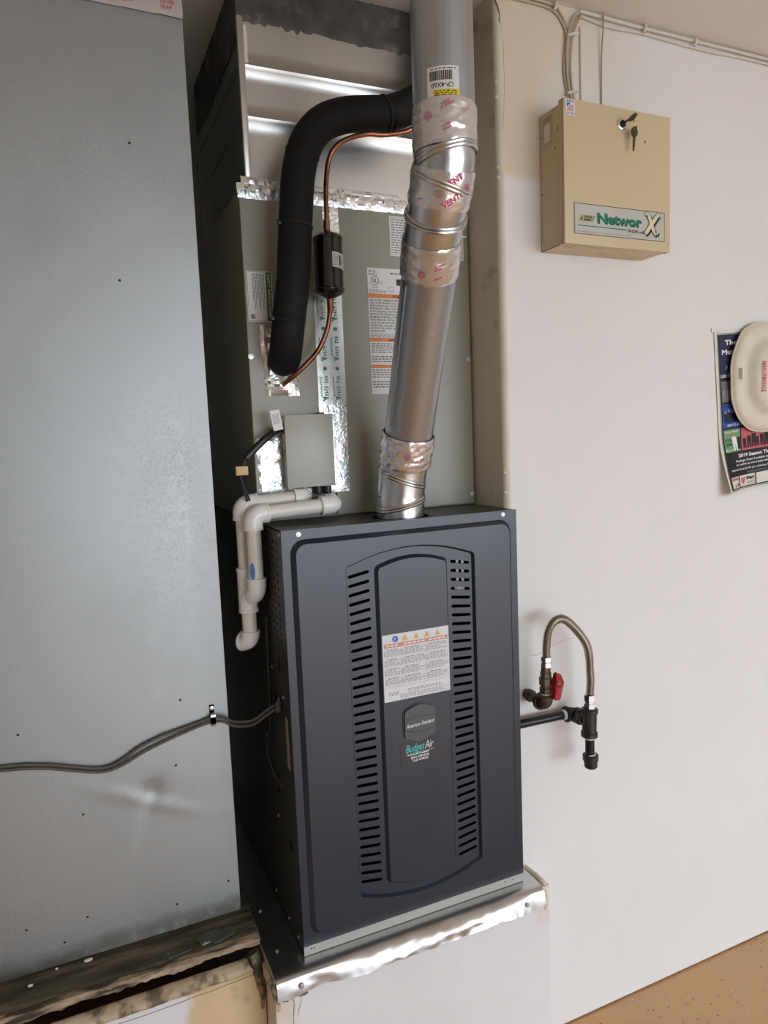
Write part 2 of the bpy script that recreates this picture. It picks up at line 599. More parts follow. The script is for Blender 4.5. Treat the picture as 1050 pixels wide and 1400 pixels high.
def stadium(cx, cz, w, h, tilt=0.0, n=5):
    r = h / 2
    out = []
    for s, a0 in ((1, -90), (-1, 90)):
        for k in range(n + 1):
            a = math.radians(a0 + 180 * k / n)
            x, z = s * (w / 2 - r) + r * math.cos(a), r * math.sin(a)
            out.append((cx + x * math.cos(tilt) - z * math.sin(tilt), cz + x * math.sin(tilt) + z * math.cos(tilt)))
    return out


def oval(cx, cz, w, h, n=14):
    return [(cx + w / 2 * math.cos(2 * PI * k / n), cz + h / 2 * math.sin(2 * PI * k / n)) for k in range(n)]


def nz(x, y, z=0.0):
    return noise.noise(Vector((x, y, z)))


def sheet(bm, f, nu, nv):
    g = [[bm.verts.new(f(i / nu, j / nv)) for i in range(nu + 1)] for j in range(nv + 1)]
    for j in range(nv):
        for i in range(nu):
            bm.faces.new((g[j][i], g[j][i + 1], g[j + 1][i + 1], g[j + 1][i]))
    return g


def solid_sheet(bm, f, fb, nu, nv):
    """A sheet with a front f(u, v) and a back fb(u, v), closed round its rim."""
    a = sheet(bm, f, nu, nv)
    b = sheet(bm, fb, nu, nv)
    ra = [a[0][i] for i in range(nu)] + [a[j][nu] for j in range(nv)] + [a[nv][i] for i in range(nu, 0, -1)] + [a[j][0] for j in range(nv, 0, -1)]
    rb = [b[0][i] for i in range(nu)] + [b[j][nu] for j in range(nv)] + [b[nv][i] for i in range(nu, 0, -1)] + [b[j][0] for j in range(nv, 0, -1)]
    n = len(ra)
    for k in range(n):
        bm.faces.new((ra[k], rb[k], rb[(k + 1) % n], ra[(k + 1) % n]))
    return bm


def foil(bm, x0, x1, z0, z1, y, amp=0.003, step=0.006, seed=0.0, rag=0.002, lift=0.0):
    """Crumpled foil tape stuck on a surface at depth y (facing -Y)."""
    nu, nv = max(2, int((x1 - x0) / step)), max(2, int((z1 - z0) / step))

    def f(u, v):
        x = x0 + (x1 - x0) * u
        z = z0 + (z1 - z0) * v
        if u in (0, 1):
            x += rag * nz(z * 60, seed, 3)
        if v in (0, 1):
            z += rag * nz(x * 60, seed, 5)
        edge = 0 if (u in (0, 1) or v in (0, 1)) else 1
        d = abs(nz(x * 55, z * 55, seed)) + 0.6 * abs(nz(x * 120, z * 120, seed + 9))
        return Vector((x, y - 0.0006 - lift - amp * d * edge, z))
    return solid_sheet(bm, f, lambda u, v: Vector((f(u, v).x, y, f(u, v).z)), nu, nv)


def screw(parent, x, y, z, r=0.0045, name='screw', axis=(0, -1, 0)):
    b = lathe(B(), (x, y, z), axis, [(0, r * 1.5), (0.0008, r * 1.5), (0.001, r), (0.0035, r), (0.0038, r * 0.6)], 6)
    return obj(name, b, screwm, parent, smooth=20)


# ---- flat print: everything drawn in a local (u, v) frame on a surface
class Print:
    def __init__(self, o, u, v, lift=0.0003):
        self.o, self.u, self.v = Vector(o), Vector(u).normalized(), Vector(v).normalized()
        self.n = self.u.cross(self.v).normalized()
        self.lift = lift
        self.bms = {}
        self.sub = 0.0

    def pt(self, a, b, k=1):
        return self.o + self.u * a + self.v * b + self.n * (self.lift * k)

    def bm(self, m):
        return self.bms.setdefault(m, B())

    def poly(self, m, pts, k=1):
        bm = self.bm(m)
        bm.faces.new([bm.verts.new(self.pt(a, b, k)) for a, b in pts])

    def rect(self, m, a0, b0, a1, b1, k=1):
        n = max(1, int((a1 - a0) / self.sub)) if self.sub else 1
        for i in range(n):
            p, q = a0 + (a1 - a0) * i / n, a0 + (a1 - a0) * (i + 1) / n
            self.poly(m, [(p, b0), (q, b0), (q, b1), (p, b1)], k)

    def frame(self, m, a0, b0, a1, b1, w, k=1):
        self.rect(m, a0, b0, a1, b0 + w, k)
        self.rect(m, a0, b1 - w, a1, b1, k)
        self.rect(m, a0, b0 + w, a0 + w, b1 - w, k)
        self.rect(m, a1 - w, b0 + w, a1, b1 - w, k)

    def disc(self, m, a, b, r, k=1, n=18):
        self.poly(m, [(a + r * math.cos(2 * PI * i / n), b + r * math.sin(2 * PI * i / n)) for i in range(n)], k)

    def greek(self, m, a0, b0, a1, b1, rows, k=1, fill=0.5, seed=1, gap=0.0022, lo_=0.003, hi_=0.009):
        """rows of small unreadable print"""
        r_ = random.Random(seed)
        p = (b1 - b0) / rows
        for i in range(rows):
            b = b1 - (i + 0.75) * p
            a = a0
            end = a1 - (r_.uniform(0, 0.35) * (a1 - a0) if r_.random() < 0.35 else 0)
            while a < end - 0.001:
                w = min(r_.uniform(lo_, hi_), end - a)
                self.rect(m, a, b, a + w, b + p * fill, k)
                a += w + gap

    def text(self, m, body, a, b, size, k=1, shear=0.0, width=None, align='LEFT', bold=0.0, rot=0.0, sx=1.0):
        cu = bpy.data.curves.new('t', 'FONT')
        cu.body = body
        cu.size = 1.0
        cu.shear = shear
        cu.offset = bold
        cu.resolution_u = 2
        to = bpy.data.objects.new('t', cu)
        COL.objects.link(to)
        me = to.to_mesh()
        vs_ = [v.co.copy() for v in me.vertices]
        fs = [tuple(p.vertices) for p in me.polygons]
        to.to_mesh_clear()
        bpy.data.objects.remove(to)
        bpy.data.curves.remove(cu)
        if not vs_:
            return
        x0 = min(v.x for v in vs_)
        x1 = max(v.x for v in vs_)
        s = size / 0.7
        kx = s * sx if width is None else width / max(1e-6, x1 - x0)
        w = (x1 - x0) * kx
        da = {'LEFT': 0, 'CENTER': -w / 2, 'RIGHT': -w}[align]
        ca, sa = math.cos(rot), math.sin(rot)
        bm = self.bm(m)
        vv = []
        for v in vs_:
            p, q = (v.x - x0) * kx + da, v.y * s
            vv.append(bm.verts.new(self.pt(a + p * ca - q * sa, b + p * sa + q * ca, k)))
        for f in fs:
            try:
                bm.faces.new([vv[i] for i in f])
            except ValueError:
                pass

    def finish(self, parent, names, warp=None):
        out = []
        for m, bm in self.bms.items():
            if warp:
                for v in bm.verts:
                    v.co = warp(v.co)
            me = bpy.data.meshes.new('print')
            bm.normal_update()
            bm.to_mesh(me)
            bm.free()
            nm = names.get(m.name, 'lettering')
            me.name = nm
            out.append(tag(link(nm, me, m, parent), kind='stuff'))
        return out


def sticker(name, parent, o, u, v, w, h, m, th=0.0006):
    """thin paper rectangle; (u, v) frame with its lower left corner at o"""
    o, u, v = Vector(o), Vector(u).normalized(), Vector(v).normalized()
    n = u.cross(v)
    bm = B()
    A = [bm.verts.new(o + u * a + v * b + n * th) for a, b in ((0, 0), (w, 0), (w, h), (0, h))]
    C = [bm.verts.new(o + u * a + v * b) for a, b in ((0, 0), (w, 0), (w, h), (0, h))]
    bm.faces.new(A)
    bm.faces.new(C[::-1])
    for k in range(4):
        bm.faces.new((A[k], C[k], C[(k + 1) % 4], A[(k + 1) % 4]))
    p = obj(name, bm, m, parent, smooth=0)
    pr = Print(o + n * th, u, v)
    return p, pr


XZ = ((1, 0, 0), (0, 0, 1))            # a label on a face that looks toward -Y
PN = {'black_ink': 'lettering', 'fine_print_ink': 'fine_print', 'grey_ink': 'fine_print', 'orange_ink': 'warning_band', 'white_ink': 'lettering',
      'faded_red_ink': 'warning_band', 'amber_ink': 'warning_symbol', 'blue_ink': 'round_symbol', 'dark_green_ink': 'colour_band', 'yellow_ink': 'colour_band'}


def mxz(a, b, d):
    return (a, d, b)


WY = 1.345          # face of the garage wall
CEIL = 2.44
AX0, AX1 = -0.55, 0.897    # the alcove
AY = 2.10

# ------------------------------------------------------------------ the room
bm = BX(-2.2, 4.9, DOOR['y'], AY + 0.02, -0.1, 0.0)
struct('floor', bm, floorm, 'tan epoxy garage floor with scattered dark and pale flakes', 'floor')
bm = BX(-2.2, 4.9, DOOR['y'], AY + 0.02, CEIL, CEIL + 0.1)
struct('ceiling', bm, ceilm, 'flat off-white plaster garage ceiling above the wall cables', 'ceiling')
bm = B()
box(bm, AX1, 4.9, WY, AY, 0.005, CEIL)
es = [e for e in bm.edges if all(abs(v.co.x - AX1) < 1e-6 and abs(v.co.y - WY) < 1e-6 for v in e.verts)]
bmesh.ops.bevel(bm, geom=es, offset=0.014, segments=5, affect='EDGES', profile=0.5)
wall_r = struct('wall_back', bm, wallm, 'white painted garage wall beside the furnace alcove', 'wall')
wall_r.data.materials.append(jambm)
wall_r.data.materials.append(beadm)
for p in wall_r.data.polygons:
    if p.normal.x < -0.95:
        p.material_index = 1
    elif p.normal.x < -0.1 and p.normal.y < -0.05:
        p.material_index = 2
struct('wall_beside', BX(-2.2, AX0, WY, AY, 0, CEIL), wallm, 'white painted wall on the far side of the return duct', 'wall')
struct('wall_low', BX(AX0, 0.283, WY, WY + 0.013, 0, 0.437), beigem, 'low beige and white wall under the rotten wooden sill', 'wall')
struct('wall_alcove', BX(AX0, AX1, AY, AY + 0.02, 0, CEIL), jambm, 'dim back wall of the furnace alcove', 'wall')
struct('wall_left', BX(-2.3, -2.2, DOOR['y'], AY, 0, CEIL), roomm, 'plain side wall of the garage by the return duct', 'wall')
struct('wall_right', BX(4.9, 5.0, DOOR['y'], AY, 0, CEIL), roomm, 'plain side wall of the garage past the poster', 'wall')
bm = B()
box(bm, -2.2, DOOR['x0'], DOOR['y'] - 0.1, DOOR['y'], 0, CEIL)
box(bm, DOOR['x1'], 4.9, DOOR['y'] - 0.1, DOOR['y'], 0, CEIL)
box(bm, DOOR['x0'], DOOR['x1'], DOOR['y'] - 0.1, DOOR['y'], DOOR['z1'], CEIL)
struct('wall_front', bm, roomm, 'garage front wall around the wide open doorway', 'wall')
struct('driveway', BX(-8, 12, -16, DOOR['y'], -0.12, -0.02), concr, 'pale concrete driveway outside the open garage door', 'driveway')


def crack(pts, w=0.0012, parent=wall_r, m=crackm, d=0.0006, axis='y'):
    bm = B()
    pts = cr(pts, 5)
    pts = [p + Vector((nz(p.x * 90, p.z * 90), 0, nz(p.z * 90, p.x * 70, 4))) * 0.0022 for p in pts]
    tube(bm, pts, [w * (0.45 + 0.55 * abs(nz(i * 0.7, 2.2))) for i in range(len(pts))], 5)
    return obj('crack', bm, m, parent)


crack([(0.955, WY, 0.988), (0.975, WY, 0.984), (0.995, WY, 0.990)], 0.0010)
crack([(1.01, WY, 1.000), (1.04, WY, 1.004), (1.065, WY, 1.009), (1.085, WY, 1.008)], 0.0007)
crack([(0.905, WY, 2.40), (0.912, WY, 2.36), (0.917, WY, 2.27), (0.913, WY, 2.19), (0.910, WY, 2.16)], 0.0006)
crack([(0.8985, WY + 0.006, 2.43), (0.904, WY, 2.405), (0.908, WY, 2.39), (0.907, WY, 2.375)], 0.0022)
for (x, z) in ((0.8985, 2.255), (0.8985, 2.225), (0.8985, 2.08), (0.8985, 2.06), (0.8985, 1.42), (0.899, 1.375)):
    obj('plaster_chip', lathe(B(), (x, WY + 0.004, z), (-0.6, -0.8, 0), [(0, 0.004), (0.0015, 0.0028), (0.002, 0)], 7), chipm, wall_r)

# ------------------------------------------------------------------ platform and tray under the furnace
plat = thing('furnace_platform', 'white painted plaster platform box that carries the furnace', 'platform', (0.61, 1.4, 0))
bm = B()
plate(bm, [[(0.285, 1.266), (0.940, 1.266), (0.940, WY - 0.001), (AX1 - 0.001, WY - 0.001), (AX1 - 0.001, AY - 0.002), (0.285, AY - 0.002)]], lambda a, b, d: (a, b, d), 0.462, 0.0)
bmesh.ops.remove_doubles(bm, verts=bm.verts, dist=1e-6)
obj('platform_body', bm, platm, plat)
# loose corner bead and broken plaster at the front corners
bm = B()
tube(bm, cr([(0.284, 1.335, 0.452), (0.281, 1.30, 0.455), (0.283, 1.272, 0.452), (0.287, 1.264, 0.435), (0.287, 1.2635, 0.405)], 5), 0.0075, 8, jitter=0.0012)
obj('corner_bead', bm, trimm, plat)
bm = B()
tube(bm, cr([(0.929, 1.343, 0.4605), (0.932, 1.31, 0.4605), (0.9325, 1.278, 0.4585), (0.9325, 1.2705, 0.448), (0.9320, 1.2695, 0.425), (0.9315, 1.2700, 0.405)], 6), 0.0085, 10, jitter=0.0005)
obj('corner_bead', bm, beadm, plat)
bm = B()
foil(bm, 0.300, 0.352, 0.414, 0.444, 1.266, 0.003, 0.008, 4.0, 0.006)
obj('broken_plaster', bm, trimm, plat)
bm = B()
foil(bm, 0.84, 0.935, 0.405, 0.437, 1.266, 0.002, 0.01, 6.0, 0.008)
obj('broken_plaster', bm, platm, plat)
crack([(0.318, 1.2655, 0.42), (0.322, 1.2655, 0.40), (0.319, 1.2655, 0.37), (0.322, 1.2655, 0.335)], 0.0012, plat)
crack([(0.34, 1.2655, 0.425), (0.335, 1.2655, 0.40), (0.328, 1.2655, 0.375)], 0.0008, plat)

tray = thing('drain_tray', 'shiny dented sheet metal cover on top of the white platform box', 'metal tray', (0.6, 1.4, 0.464))
TX0, TX1, TY0, TZ = 0.287, 0.919, 1.2560, 0.4675
prof = [(1.98, 0), (1.60, 0), (1.3445, 0), (1.3435, 0), (1.30, 0), (1.285, 0.0), (1.277, -0.0004), (1.270, -0.0016), (1.2640, -0.0040), (1.2590, -0.0078), (1.2550, -0.0130), (1.2520, -0.0190), (1.2495, -0.0250), (1.2475, -0.0310), (1.2455, -0.0385)]


def trayf(off):
    def f(u, v):
        x = TX0 + (TX1 - TX0) * u
        i = min(len(prof) - 2, int(v * (len(prof) - 1)))
        t = v * (len(prof) - 1) - i
        y = prof[i][0] * (1 - t) + prof[i + 1][0] * t
        z = prof[i][1] * (1 - t) + prof[i + 1][1] * t
        if y > 1.344:                       # inside the alcove the sheet is notched to clear the wall
            x = TX0 + (0.8955 - TX0) * u
        if z < -0.003:
            k = min(1, (-z - 0.003) / 0.012)
            flare = 0.30 + 0.70 * min(1, max(0, (x - 0.38) / 0.12)) * min(1, max(0.2, (0.90 - x) / 0.05))
            y = min(1.2560, y) * (1 - flare) + y * flare if y > 1.2560 else 1.2555 + (y - 1.2555) * flare
            bulge = 0.35 + 0.65 * min(1, max(0, (x - 0.40) / 0.12)) * min(1, max(0, (0.86 - x) / 0.06))
            y += k * bulge * (0.0060 * nz(x * 17, z * 35, 1) + 0.0030 * nz(x * 42, z * 80, 7) - 0.002)
            z *= 1 + 0.20 * nz(x * 12, 3, 1) + 0.06 * nz(x * 60, 9, 2)
        n = Vector((0, 0, 1)) if z > -0.003 else Vector((0, -1, 0.3)).normalized()
        return Vector((x, y, TZ + z)) + n * off
    return f


bm = B()
solid_sheet(bm, trayf(0.0), trayf(-0.001), 150, len(prof) - 1)
obj('tray_sheet', bm, traym, tray, smooth=60)
for x, z in ((0.335, 0.4465), (0.868, 0.4440)):
    screw(tray, x, 1.2512, z, 0.004)
for y in (1.34, 1.48):
    screw(tray, 0.312, y, TZ, 0.0035, axis=(0, 0, 1))

# ------------------------------------------------------------------ furnace
FX0, FX1, FY, FZ0, FZ1 = 0.357, 0.8895, 1.295, 0.4685, 1.3405
fur = thing('furnace', 'dark blue-grey gas furnace with slotted door standing on the metal tray', 'furnace', (0.623, 1.6, FZ0))
body = B()
FLX, FLY = 0.6405, 1.362
# side with holes
holes = []
for j in range(15):
    for y in (1.3375, 1.361, 1.385, 1.409):
        z = 1.312 - j * 0.0152 + (y - 1.3375) * 0.05
        if j > 12 and y > 1.37:
            continue
        holes.append(stadium(y, z, 0.010, 0.0075, 0.3, 3))
holes.append(oval(1.3634, 1.0588, 0.011, 0.034))
holes.append(oval(1.4139, 0.7837, 0.030, 0.040))
holes.append(oval(1.3524, 0.6779, 0.017, 0.026))
side_out = [(1.299, FZ0), (1.995, FZ0), (1.995, FZ1), (1.299, FZ1)]
plate(body, [side_out] + holes, lambda a, b, d: (d, a, b), FX0, FX0 + 0.002)
plate(body, [side_out], lambda a, b, d: (d, a, b), FX1, FX1 - 0.002)
plate(body, [[(FX0, 1.297), (FX1, 1.297), (FX1, 1.995), (FX0, 1.995)], oval(FLX, FLY, 0.122, 0.122, 28)], lambda a, b, d: (a, b, d), FZ1, FZ1 - 0.002)
plate(body, [[(FX0, FZ0), (FX1, FZ0), (FX1, FZ1), (FX0, FZ1)]], mxz, 1.995, 1.993)
plate(body, [[(FX0, 1.299), (FX1, 1.299), (FX1, 1.995), (FX0, 1.995)]], lambda a, b, d: (a, b, d), FZ0 + 0.002, FZ0)
obj('cabinet', body, cabm, fur, smooth=0)
obj('inner_baffle', BX(FX0 + 0.01, FX1 - 0.01, 1.42, 1.44, FZ0 + 0.02, FZ1 - 0.02), cabm, fur, smooth=0)
# something pale behind the topmost slots on one side
bm = B()
box(bm, 0.738, 0.744, 1.3015, 1.3035, 1.17, 1.27)
box(bm, 0.751, 0.757, 1.3015, 1.3035, 1.195, 1.27)
box(bm, 0.735, 0.759, 1.3035, 1.306, 1.175, 1.190)
obj('burner_bracket', bm, mat('dull_bracket', (0.30, 0.30, 0.28), 0.5, 0.5), fur, smooth=0)
bm = B()
tube(bm, [(0.46, 1.305, 1.026), (0.50, 1.302, 1.030), (0.512, 1.315, 1.045)], 0.003, 8)
obj('burner_tube', bm, chrome, fur)

# door: frame, raised panel, recessed arch with slots, raised centre
DY = FY
Yr, Yc = DY - 0.011, DY - 0.003        # raised, recessed
G0 = rrect(0.3725, 0.8735, 0.5075, 1.3215, 0.028, 8)
G1 = rrect(0.3810, 0.8640, 0.5165, 1.3130, 0.021, 8)
O0 = archloop(0.4795, 0.7745, 1.2625, 1.2885, 0.562, 0.5365, 0.012)
O1 = archloop(0.4835, 0.7705, 1.2585, 1.2845, 0.566, 0.5405, 0.009)
I0 = archloop(0.5435, 0.7105, 1.2570, 1.2690, 0.5700, 0.5565, 0.014)
I1 = archloop(0.5495, 0.7045, 1.2510, 1.2630, 0.5760, 0.5625, 0.010)
slots = []
NS = 35
for i in range(NS):
    t = i / (NS - 1)
    z = 1.2405 - t * (1.2405 - 0.5895)
    tl = math.radians(9.5 * (1 - 2 * t))
    slots.append(stadium(0.5095, z, 0.047, 0.0068, tl))
    slots.append(stadium(0.7420, z, 0.047, 0.0068, -tl))
bm = B()
outer = [(FX0 - 0.0005, 0.4895), (FX1 + 0.0005, 0.4895), (FX1 + 0.0005, FZ1 + 0.0005), (FX0 - 0.0005, FZ1 + 0.0005)]
plate(bm, [outer, G0], mxz, DY, DY + 0.0015)
ringfaces(bm, G0, DY, G1, Yr, mxz)
plate(bm, [G1, O0], mxz, Yr, Yr + 0.0012)
ringfaces(bm, O0, Yr, O1, Yc, mxz)
plate(bm, [O1, I0] + slots, mxz, Yc, Yc + 0.0012)
ringfaces(bm, I0, Yc, I1, Yr, mxz)
plate(bm, [I1], mxz, Yr, Yr + 0.0012)
# returned edges of the door
for x in (FX0 - 0.0005, FX1 + 0.0005):
    box(bm, min(x, x + (0.0015 if x < 0.5 else -0.0015)), max(x, x + (0.0015 if x < 0.5 else -0.0015)), DY + 0.0015, DY + 0.004, 0.4895, FZ1 + 0.0005)
box(bm, FX0, FX1, DY + 0.0015, DY + 0.004, FZ1 - 0.001, FZ1 + 0.0005)
bmesh.ops.remove_doubles(bm, verts=bm.verts, dist=2e-5)
door = obj('door', bm, doorm, fur, smooth=18)
bm = B()
plate(bm, [[(FX0, FZ0 + 0.0002), (FX1, FZ0 + 0.0002), (FX1, 0.489), (FX0, 0.489)]] + [oval(x, 0.481, 0.0034, 0.0034, 10) for x in (0.372, 0.378, 0.84, 0.862)], mxz, 1.2965, 1.299)
obj('base_rail', bm, jboxm, fur, smooth=0)
screw(fur, 0.391, DY, 1.3318, 0.0034)
screw(fur, 0.8555, DY, 1.3322, 0.0034)
for y, z in ((1.305, 1.333), (1.42, 1.04), (1.345, 0.998), (1.60, 1.18), (1.50, 0.86), (1.44, 0.70), (1.33, 0.49), (1.40, 0.486), (1.50, 0.49)):
    screw(fur, FX0, y, z, 0.003, axis=(-1, 0, 0))

# warning sheet on the door centre
lab, pr = sticker('warning_label', fur, (0.5515, Yr - 0.0002, 0.969), *XZ, 0.1535, 0.141, white)
W_, H_ = 0.1535, 0.141
pr.rect(redbar, 0.003, H_ - 0.0275, W_ - 0.003, H_ - 0.0195)
pr.disc(blue_i, 0.029, H_ - 0.0105, 0.0068)
pr.text(whitei, 'P', 0.0265, H_ - 0.0135, 0.006, 2)
for cx in (0.051, 0.077, 0.102, 0.127):
    s = 0.0068
    pr.poly(amber, [(cx - s, H_ - 0.0165), (cx + s, H_ - 0.0165), (cx, H_ - 0.0035)])
    pr.text(inkfine, '!', cx - 0.0008, H_ - 0.0145, 0.006, 2)
for a0, a1, t in ((0.008, 0.034, 'SAFETY'), (0.048, 0.096, 'WARNING'), (0.106, 0.146, 'WARNING')):
    pr.greek(whitei, a0, H_ - 0.0262, a1, H_ - 0.0208, 1, 2, 0.55, 5)
cols = ((0.003, 0.040), (0.0415, 0.0985), (0.100, 0.1505))
for c, (a0, a1) in enumerate(cols):
    for blk in range(4):
        z1 = H_ - 0.0295 - blk * 0.020
        pr.greek(inkfine, a0 + 0.006, z1 - 0.004, a1 - 0.006, z1 - 0.0005, 1, 1, 0.45, 50 + blk + c * 7)
        pr.greek(inkg, a0, z1 - 0.017, a1, z1 - 0.004, 6, 1, 0.42, 10 + blk + c * 9)
pr.rect(inkg, 0.0405, H_ - 0.111, 0.0409, H_ - 0.029)
pr.rect(inkg, 0.0990, H_ - 0.111, 0.0994, H_ - 0.029)
pr.rect(inkg, 0.002, H_ - 0.1112, W_ - 0.002, H_ - 0.1108)
pr.greek(inkfine, 0.010, 0.012, 0.034, 0.020, 2, 1, 0.4, 81)
pr.greek(inkg, 0.054, 0.0155, 0.146, 0.022, 2, 1, 0.45, 82)
pr.greek(inkg, 0.036, 0.003, 0.150, 0.0135, 4, 1, 0.4, 83)
pr.finish(lab, PN)

# maker's badge
bl = archloop(0.5905, 0.6675, 0.9475, 0.9555, 0.8795, 0.8705, 0.011)
bl_in = archloop(0.5935, 0.6645, 0.9450, 0.9525, 0.8825, 0.8735, 0.009)
bm = B()
plate(bm, [bl], mxz, Yr - 0.0015, Yr)
obj('badge_surround', bm, doorm, fur, smooth=0)
bm = B()
plate(bm, [bl_in], mxz, Yr - 0.005, Yr - 0.001)
badge = obj('badge', bm, badgem, fur, smooth=0, bevel=0.0006)
pr = Print((0.5905, Yr - 0.0052, 0.8705), *XZ)
for s, zc in ((1, 0.052), (-1, 0.030)):
    pts = [(0.004 + 0.069 * k / 12, zc + s * 0.006 * (1 - ((k - 6) / 6) ** 2)) for k in range(13)]
    for (a, b), (c, d) in zip(pts, pts[1:]):
        pr.poly(insidem, [(a, b - 0.0004), (c, d - 0.0004), (c, d + 0.0004), (a, b + 0.0004)])
pr.text(whitei, 'American Standard', 0.0385, 0.0375, 0.0082, 2, 0.35, 0.066, 'CENTER', 0.006, 0.05)
pr.finish(badge, {'cabinet_inside': 'badge_line', 'white_ink': 'lettering'})

# installer's sticker
st, pr = sticker('installer_sticker', fur, (0.5822, Yr - 0.0002, 0.8250), *XZ, 0.0895, 0.0475, darkst)
pr.text(teal, 'Budget', 0.0125, 0.0265, 0.0165, 1, 0.35, 0.045, 'LEFT', 0.008, 0.03)
pr.text(whitei, 'Air', 0.0575, 0.028, 0.0165, 1, 0.3, 0.021, 'LEFT', 0.0, 0.03)
pr.rect(teal, 0.014, 0.0232, 0.040, 0.0242)
pr.rect(whitei, 0.040, 0.0232, 0.079, 0.0238)
pr.greek(whitei, 0.016, 0.0185, 0.079, 0.0225, 1, 1, 0.55, 3, 0.001, 0.002, 0.005)
pr.text(whitei, '(661) 699-8722', 0.024, 0.0118, 0.0048, 1, 0, 0.043, 'LEFT', 0.03)
pr.text(whitei, 'Lic.# 1078106', 0.028, 0.0050, 0.0046, 1, 0, 0.036, 'LEFT', 0.03)
pr.finish(st, {'white_ink': 'lettering', 'logo_teal': 'logo_lettering'})

# rating label and cable clamp on the side
lab, pr = sticker('rating_label', fur, (FX0, 1.3405, 0.853), (0, -1, 0), (0, 0, 1), 0.0165, 0.106, mat('aged_label', (0.42, 0.37, 0.26), 0.5))
pr.greek(inkfine, 0.002, 0.003, 0.0145, 0.103, 20, 1, 0.4, 5, 0.001, 0.001, 0.004)
pr.finish(lab, PN)
bm = B()
lathe(bm, (FX0, 1.3626, 0.982), (-1, 0, 0), [(0, 0.013), (0.003, 0.013), (0.003, 0.010), (0.010, 0.010)], 16)
clamp = obj('cable_clamp', bm, castiron, fur)
bm = B()
box(bm, FX0 - 0.016, FX0 - 0.006, 1.3505, 1.3545, 0.967, 0.998)
box(bm, FX0 - 0.016, FX0 - 0.006, 1.3700, 1.3740, 0.967, 0.998)
box(bm, FX0 - 0.016, FX0 - 0.012, 1.3505, 1.3740, 0.990, 0.998)
obj('clamp_bar', bm, castiron, clamp, smooth=0)

# ------------------------------------------------------------------ evaporator coil cabinet on top of the furnace
CY, CZ0, CZ1 = 1.469, FZ1 + 0.001, 2.022
coil = thing('coil_cabinet', 'grey-olive metal coil cabinet standing on the dark furnace', 'coil cabinet', (0.623, 1.7, CZ0))
obj('cabinet_shell', BX(FX0 + 0.001, FX1, CY + 0.006, 1.99, CZ0, CZ1), coilm, coil, smooth=0)
SX = 0.536
for x0, x1 in ((FX0, SX - 0.001), (SX + 0.001, FX1 + 0.001)):
    bm = BX(x0, x1, CY, CY + 0.006, CZ0 + 0.002, CZ1 - 0.002)
    obj('access_panel', bm, coilm, coil, smooth=20, bevel=0.002)
for x, z in ((0.362, 1.688), (0.8848, 1.686), (0.885, 1.366)):
    screw(coil, x, CY, z, 0.0042)

bm = B()
foil(bm, 0.5045, 0.5685, 1.395, 1.60, CY, 0.0022, 0.007, 2.0, 0.002)
obj('foil_tape', bm, foilm, coil, smooth=25)
bm = B()
foil(bm, 0.5045, 0.5685, 1.585, 1.845, CY, 0.0007, 0.008, 3.0, 0.001, 0.0008)
tp = obj('foil_tape', bm, foilpaper, coil, smooth=25)
pr = Print((0.5045, CY - 0.0034, 1.585), *XZ)
tealp = mat('teal_print', (0.02, 0.24, 0.20), 0.5)
for c in (0.018, 0.046):
    for k in range(3):
        for q in range(9):
            if q != 5:
                pr.rect(tealp, c - 0.003 + (q % 2) * 0.002, 0.015 + k * 0.085 + q * 0.0055, c + 0.005, 0.015 + k * 0.085 + q * 0.0055 + 0.0016)
                pr.rect(tealp, c + 0.002 * (q % 3) - 0.003, 0.015 + k * 0.085 + q * 0.0055, c + 0.002 * (q % 3) - 0.0015, 0.015 + k * 0.085 + q * 0.0055 + 0.004)
        pr.text(tealp, 'Y', c + 0.004, 0.008 + k * 0.085, 0.011, 1, 0, None, 'LEFT', 0.02, PI / 2)
        pr.greek(tealp, c - 0.012, 0.018 + k * 0.085, c - 0.008, 0.06 + k * 0.085, 9, 1, 0.5, k, 0.001, 0.002, 0.004)
        pr.disc(tealp, c, 0.078 + k * 0.085, 0.004)
pr.finish(tp, {'teal_print': 'lettering'})
bm = B()
foil(bm, 0.5335, 0.5695, 1.84, 2.005, CY, 0.0012, 0.008, 8.0, 0.002)
obj('foil_tape', bm, foilm, coil, smooth=25)
bm = B()
foil(bm, 0.353, 0.80, 2.003, 2.032, CY - 0.001, 0.004, 0.006, 1.0, 0.003)
obj('foil_tape', bm, foilm, coil, smooth=20)
bm = B()
foil(bm, 0.3625, 0.418, 1.402, 1.518, CY, 0.0045, 0.006, 5.0, 0.003)
obj('foil_tape', bm, foilm, coil, smooth=20)
bm = B()
foil(bm, 0.405, 0.52, 1.388, 1.412, CY, 0.005, 0.006, 6.0, 0.004)
obj('foil_tape', bm, foilm, coil, smooth=20)
# crumpled foil round the line entries
bm = B()
foil(bm, 0.388, 0.462, 1.606, 1.700, CY, 0.010, 0.006, 11.0, 0.004)
obj('foil_patch', bm, foilm, coil, smooth=18)
bm = B()
foil(bm, 0.384, 0.412, 1.69, 1.752, CY, 0.012, 0.006, 14.0, 0.003)
obj('foil_patch', bm, foilm, coil, smooth=18)

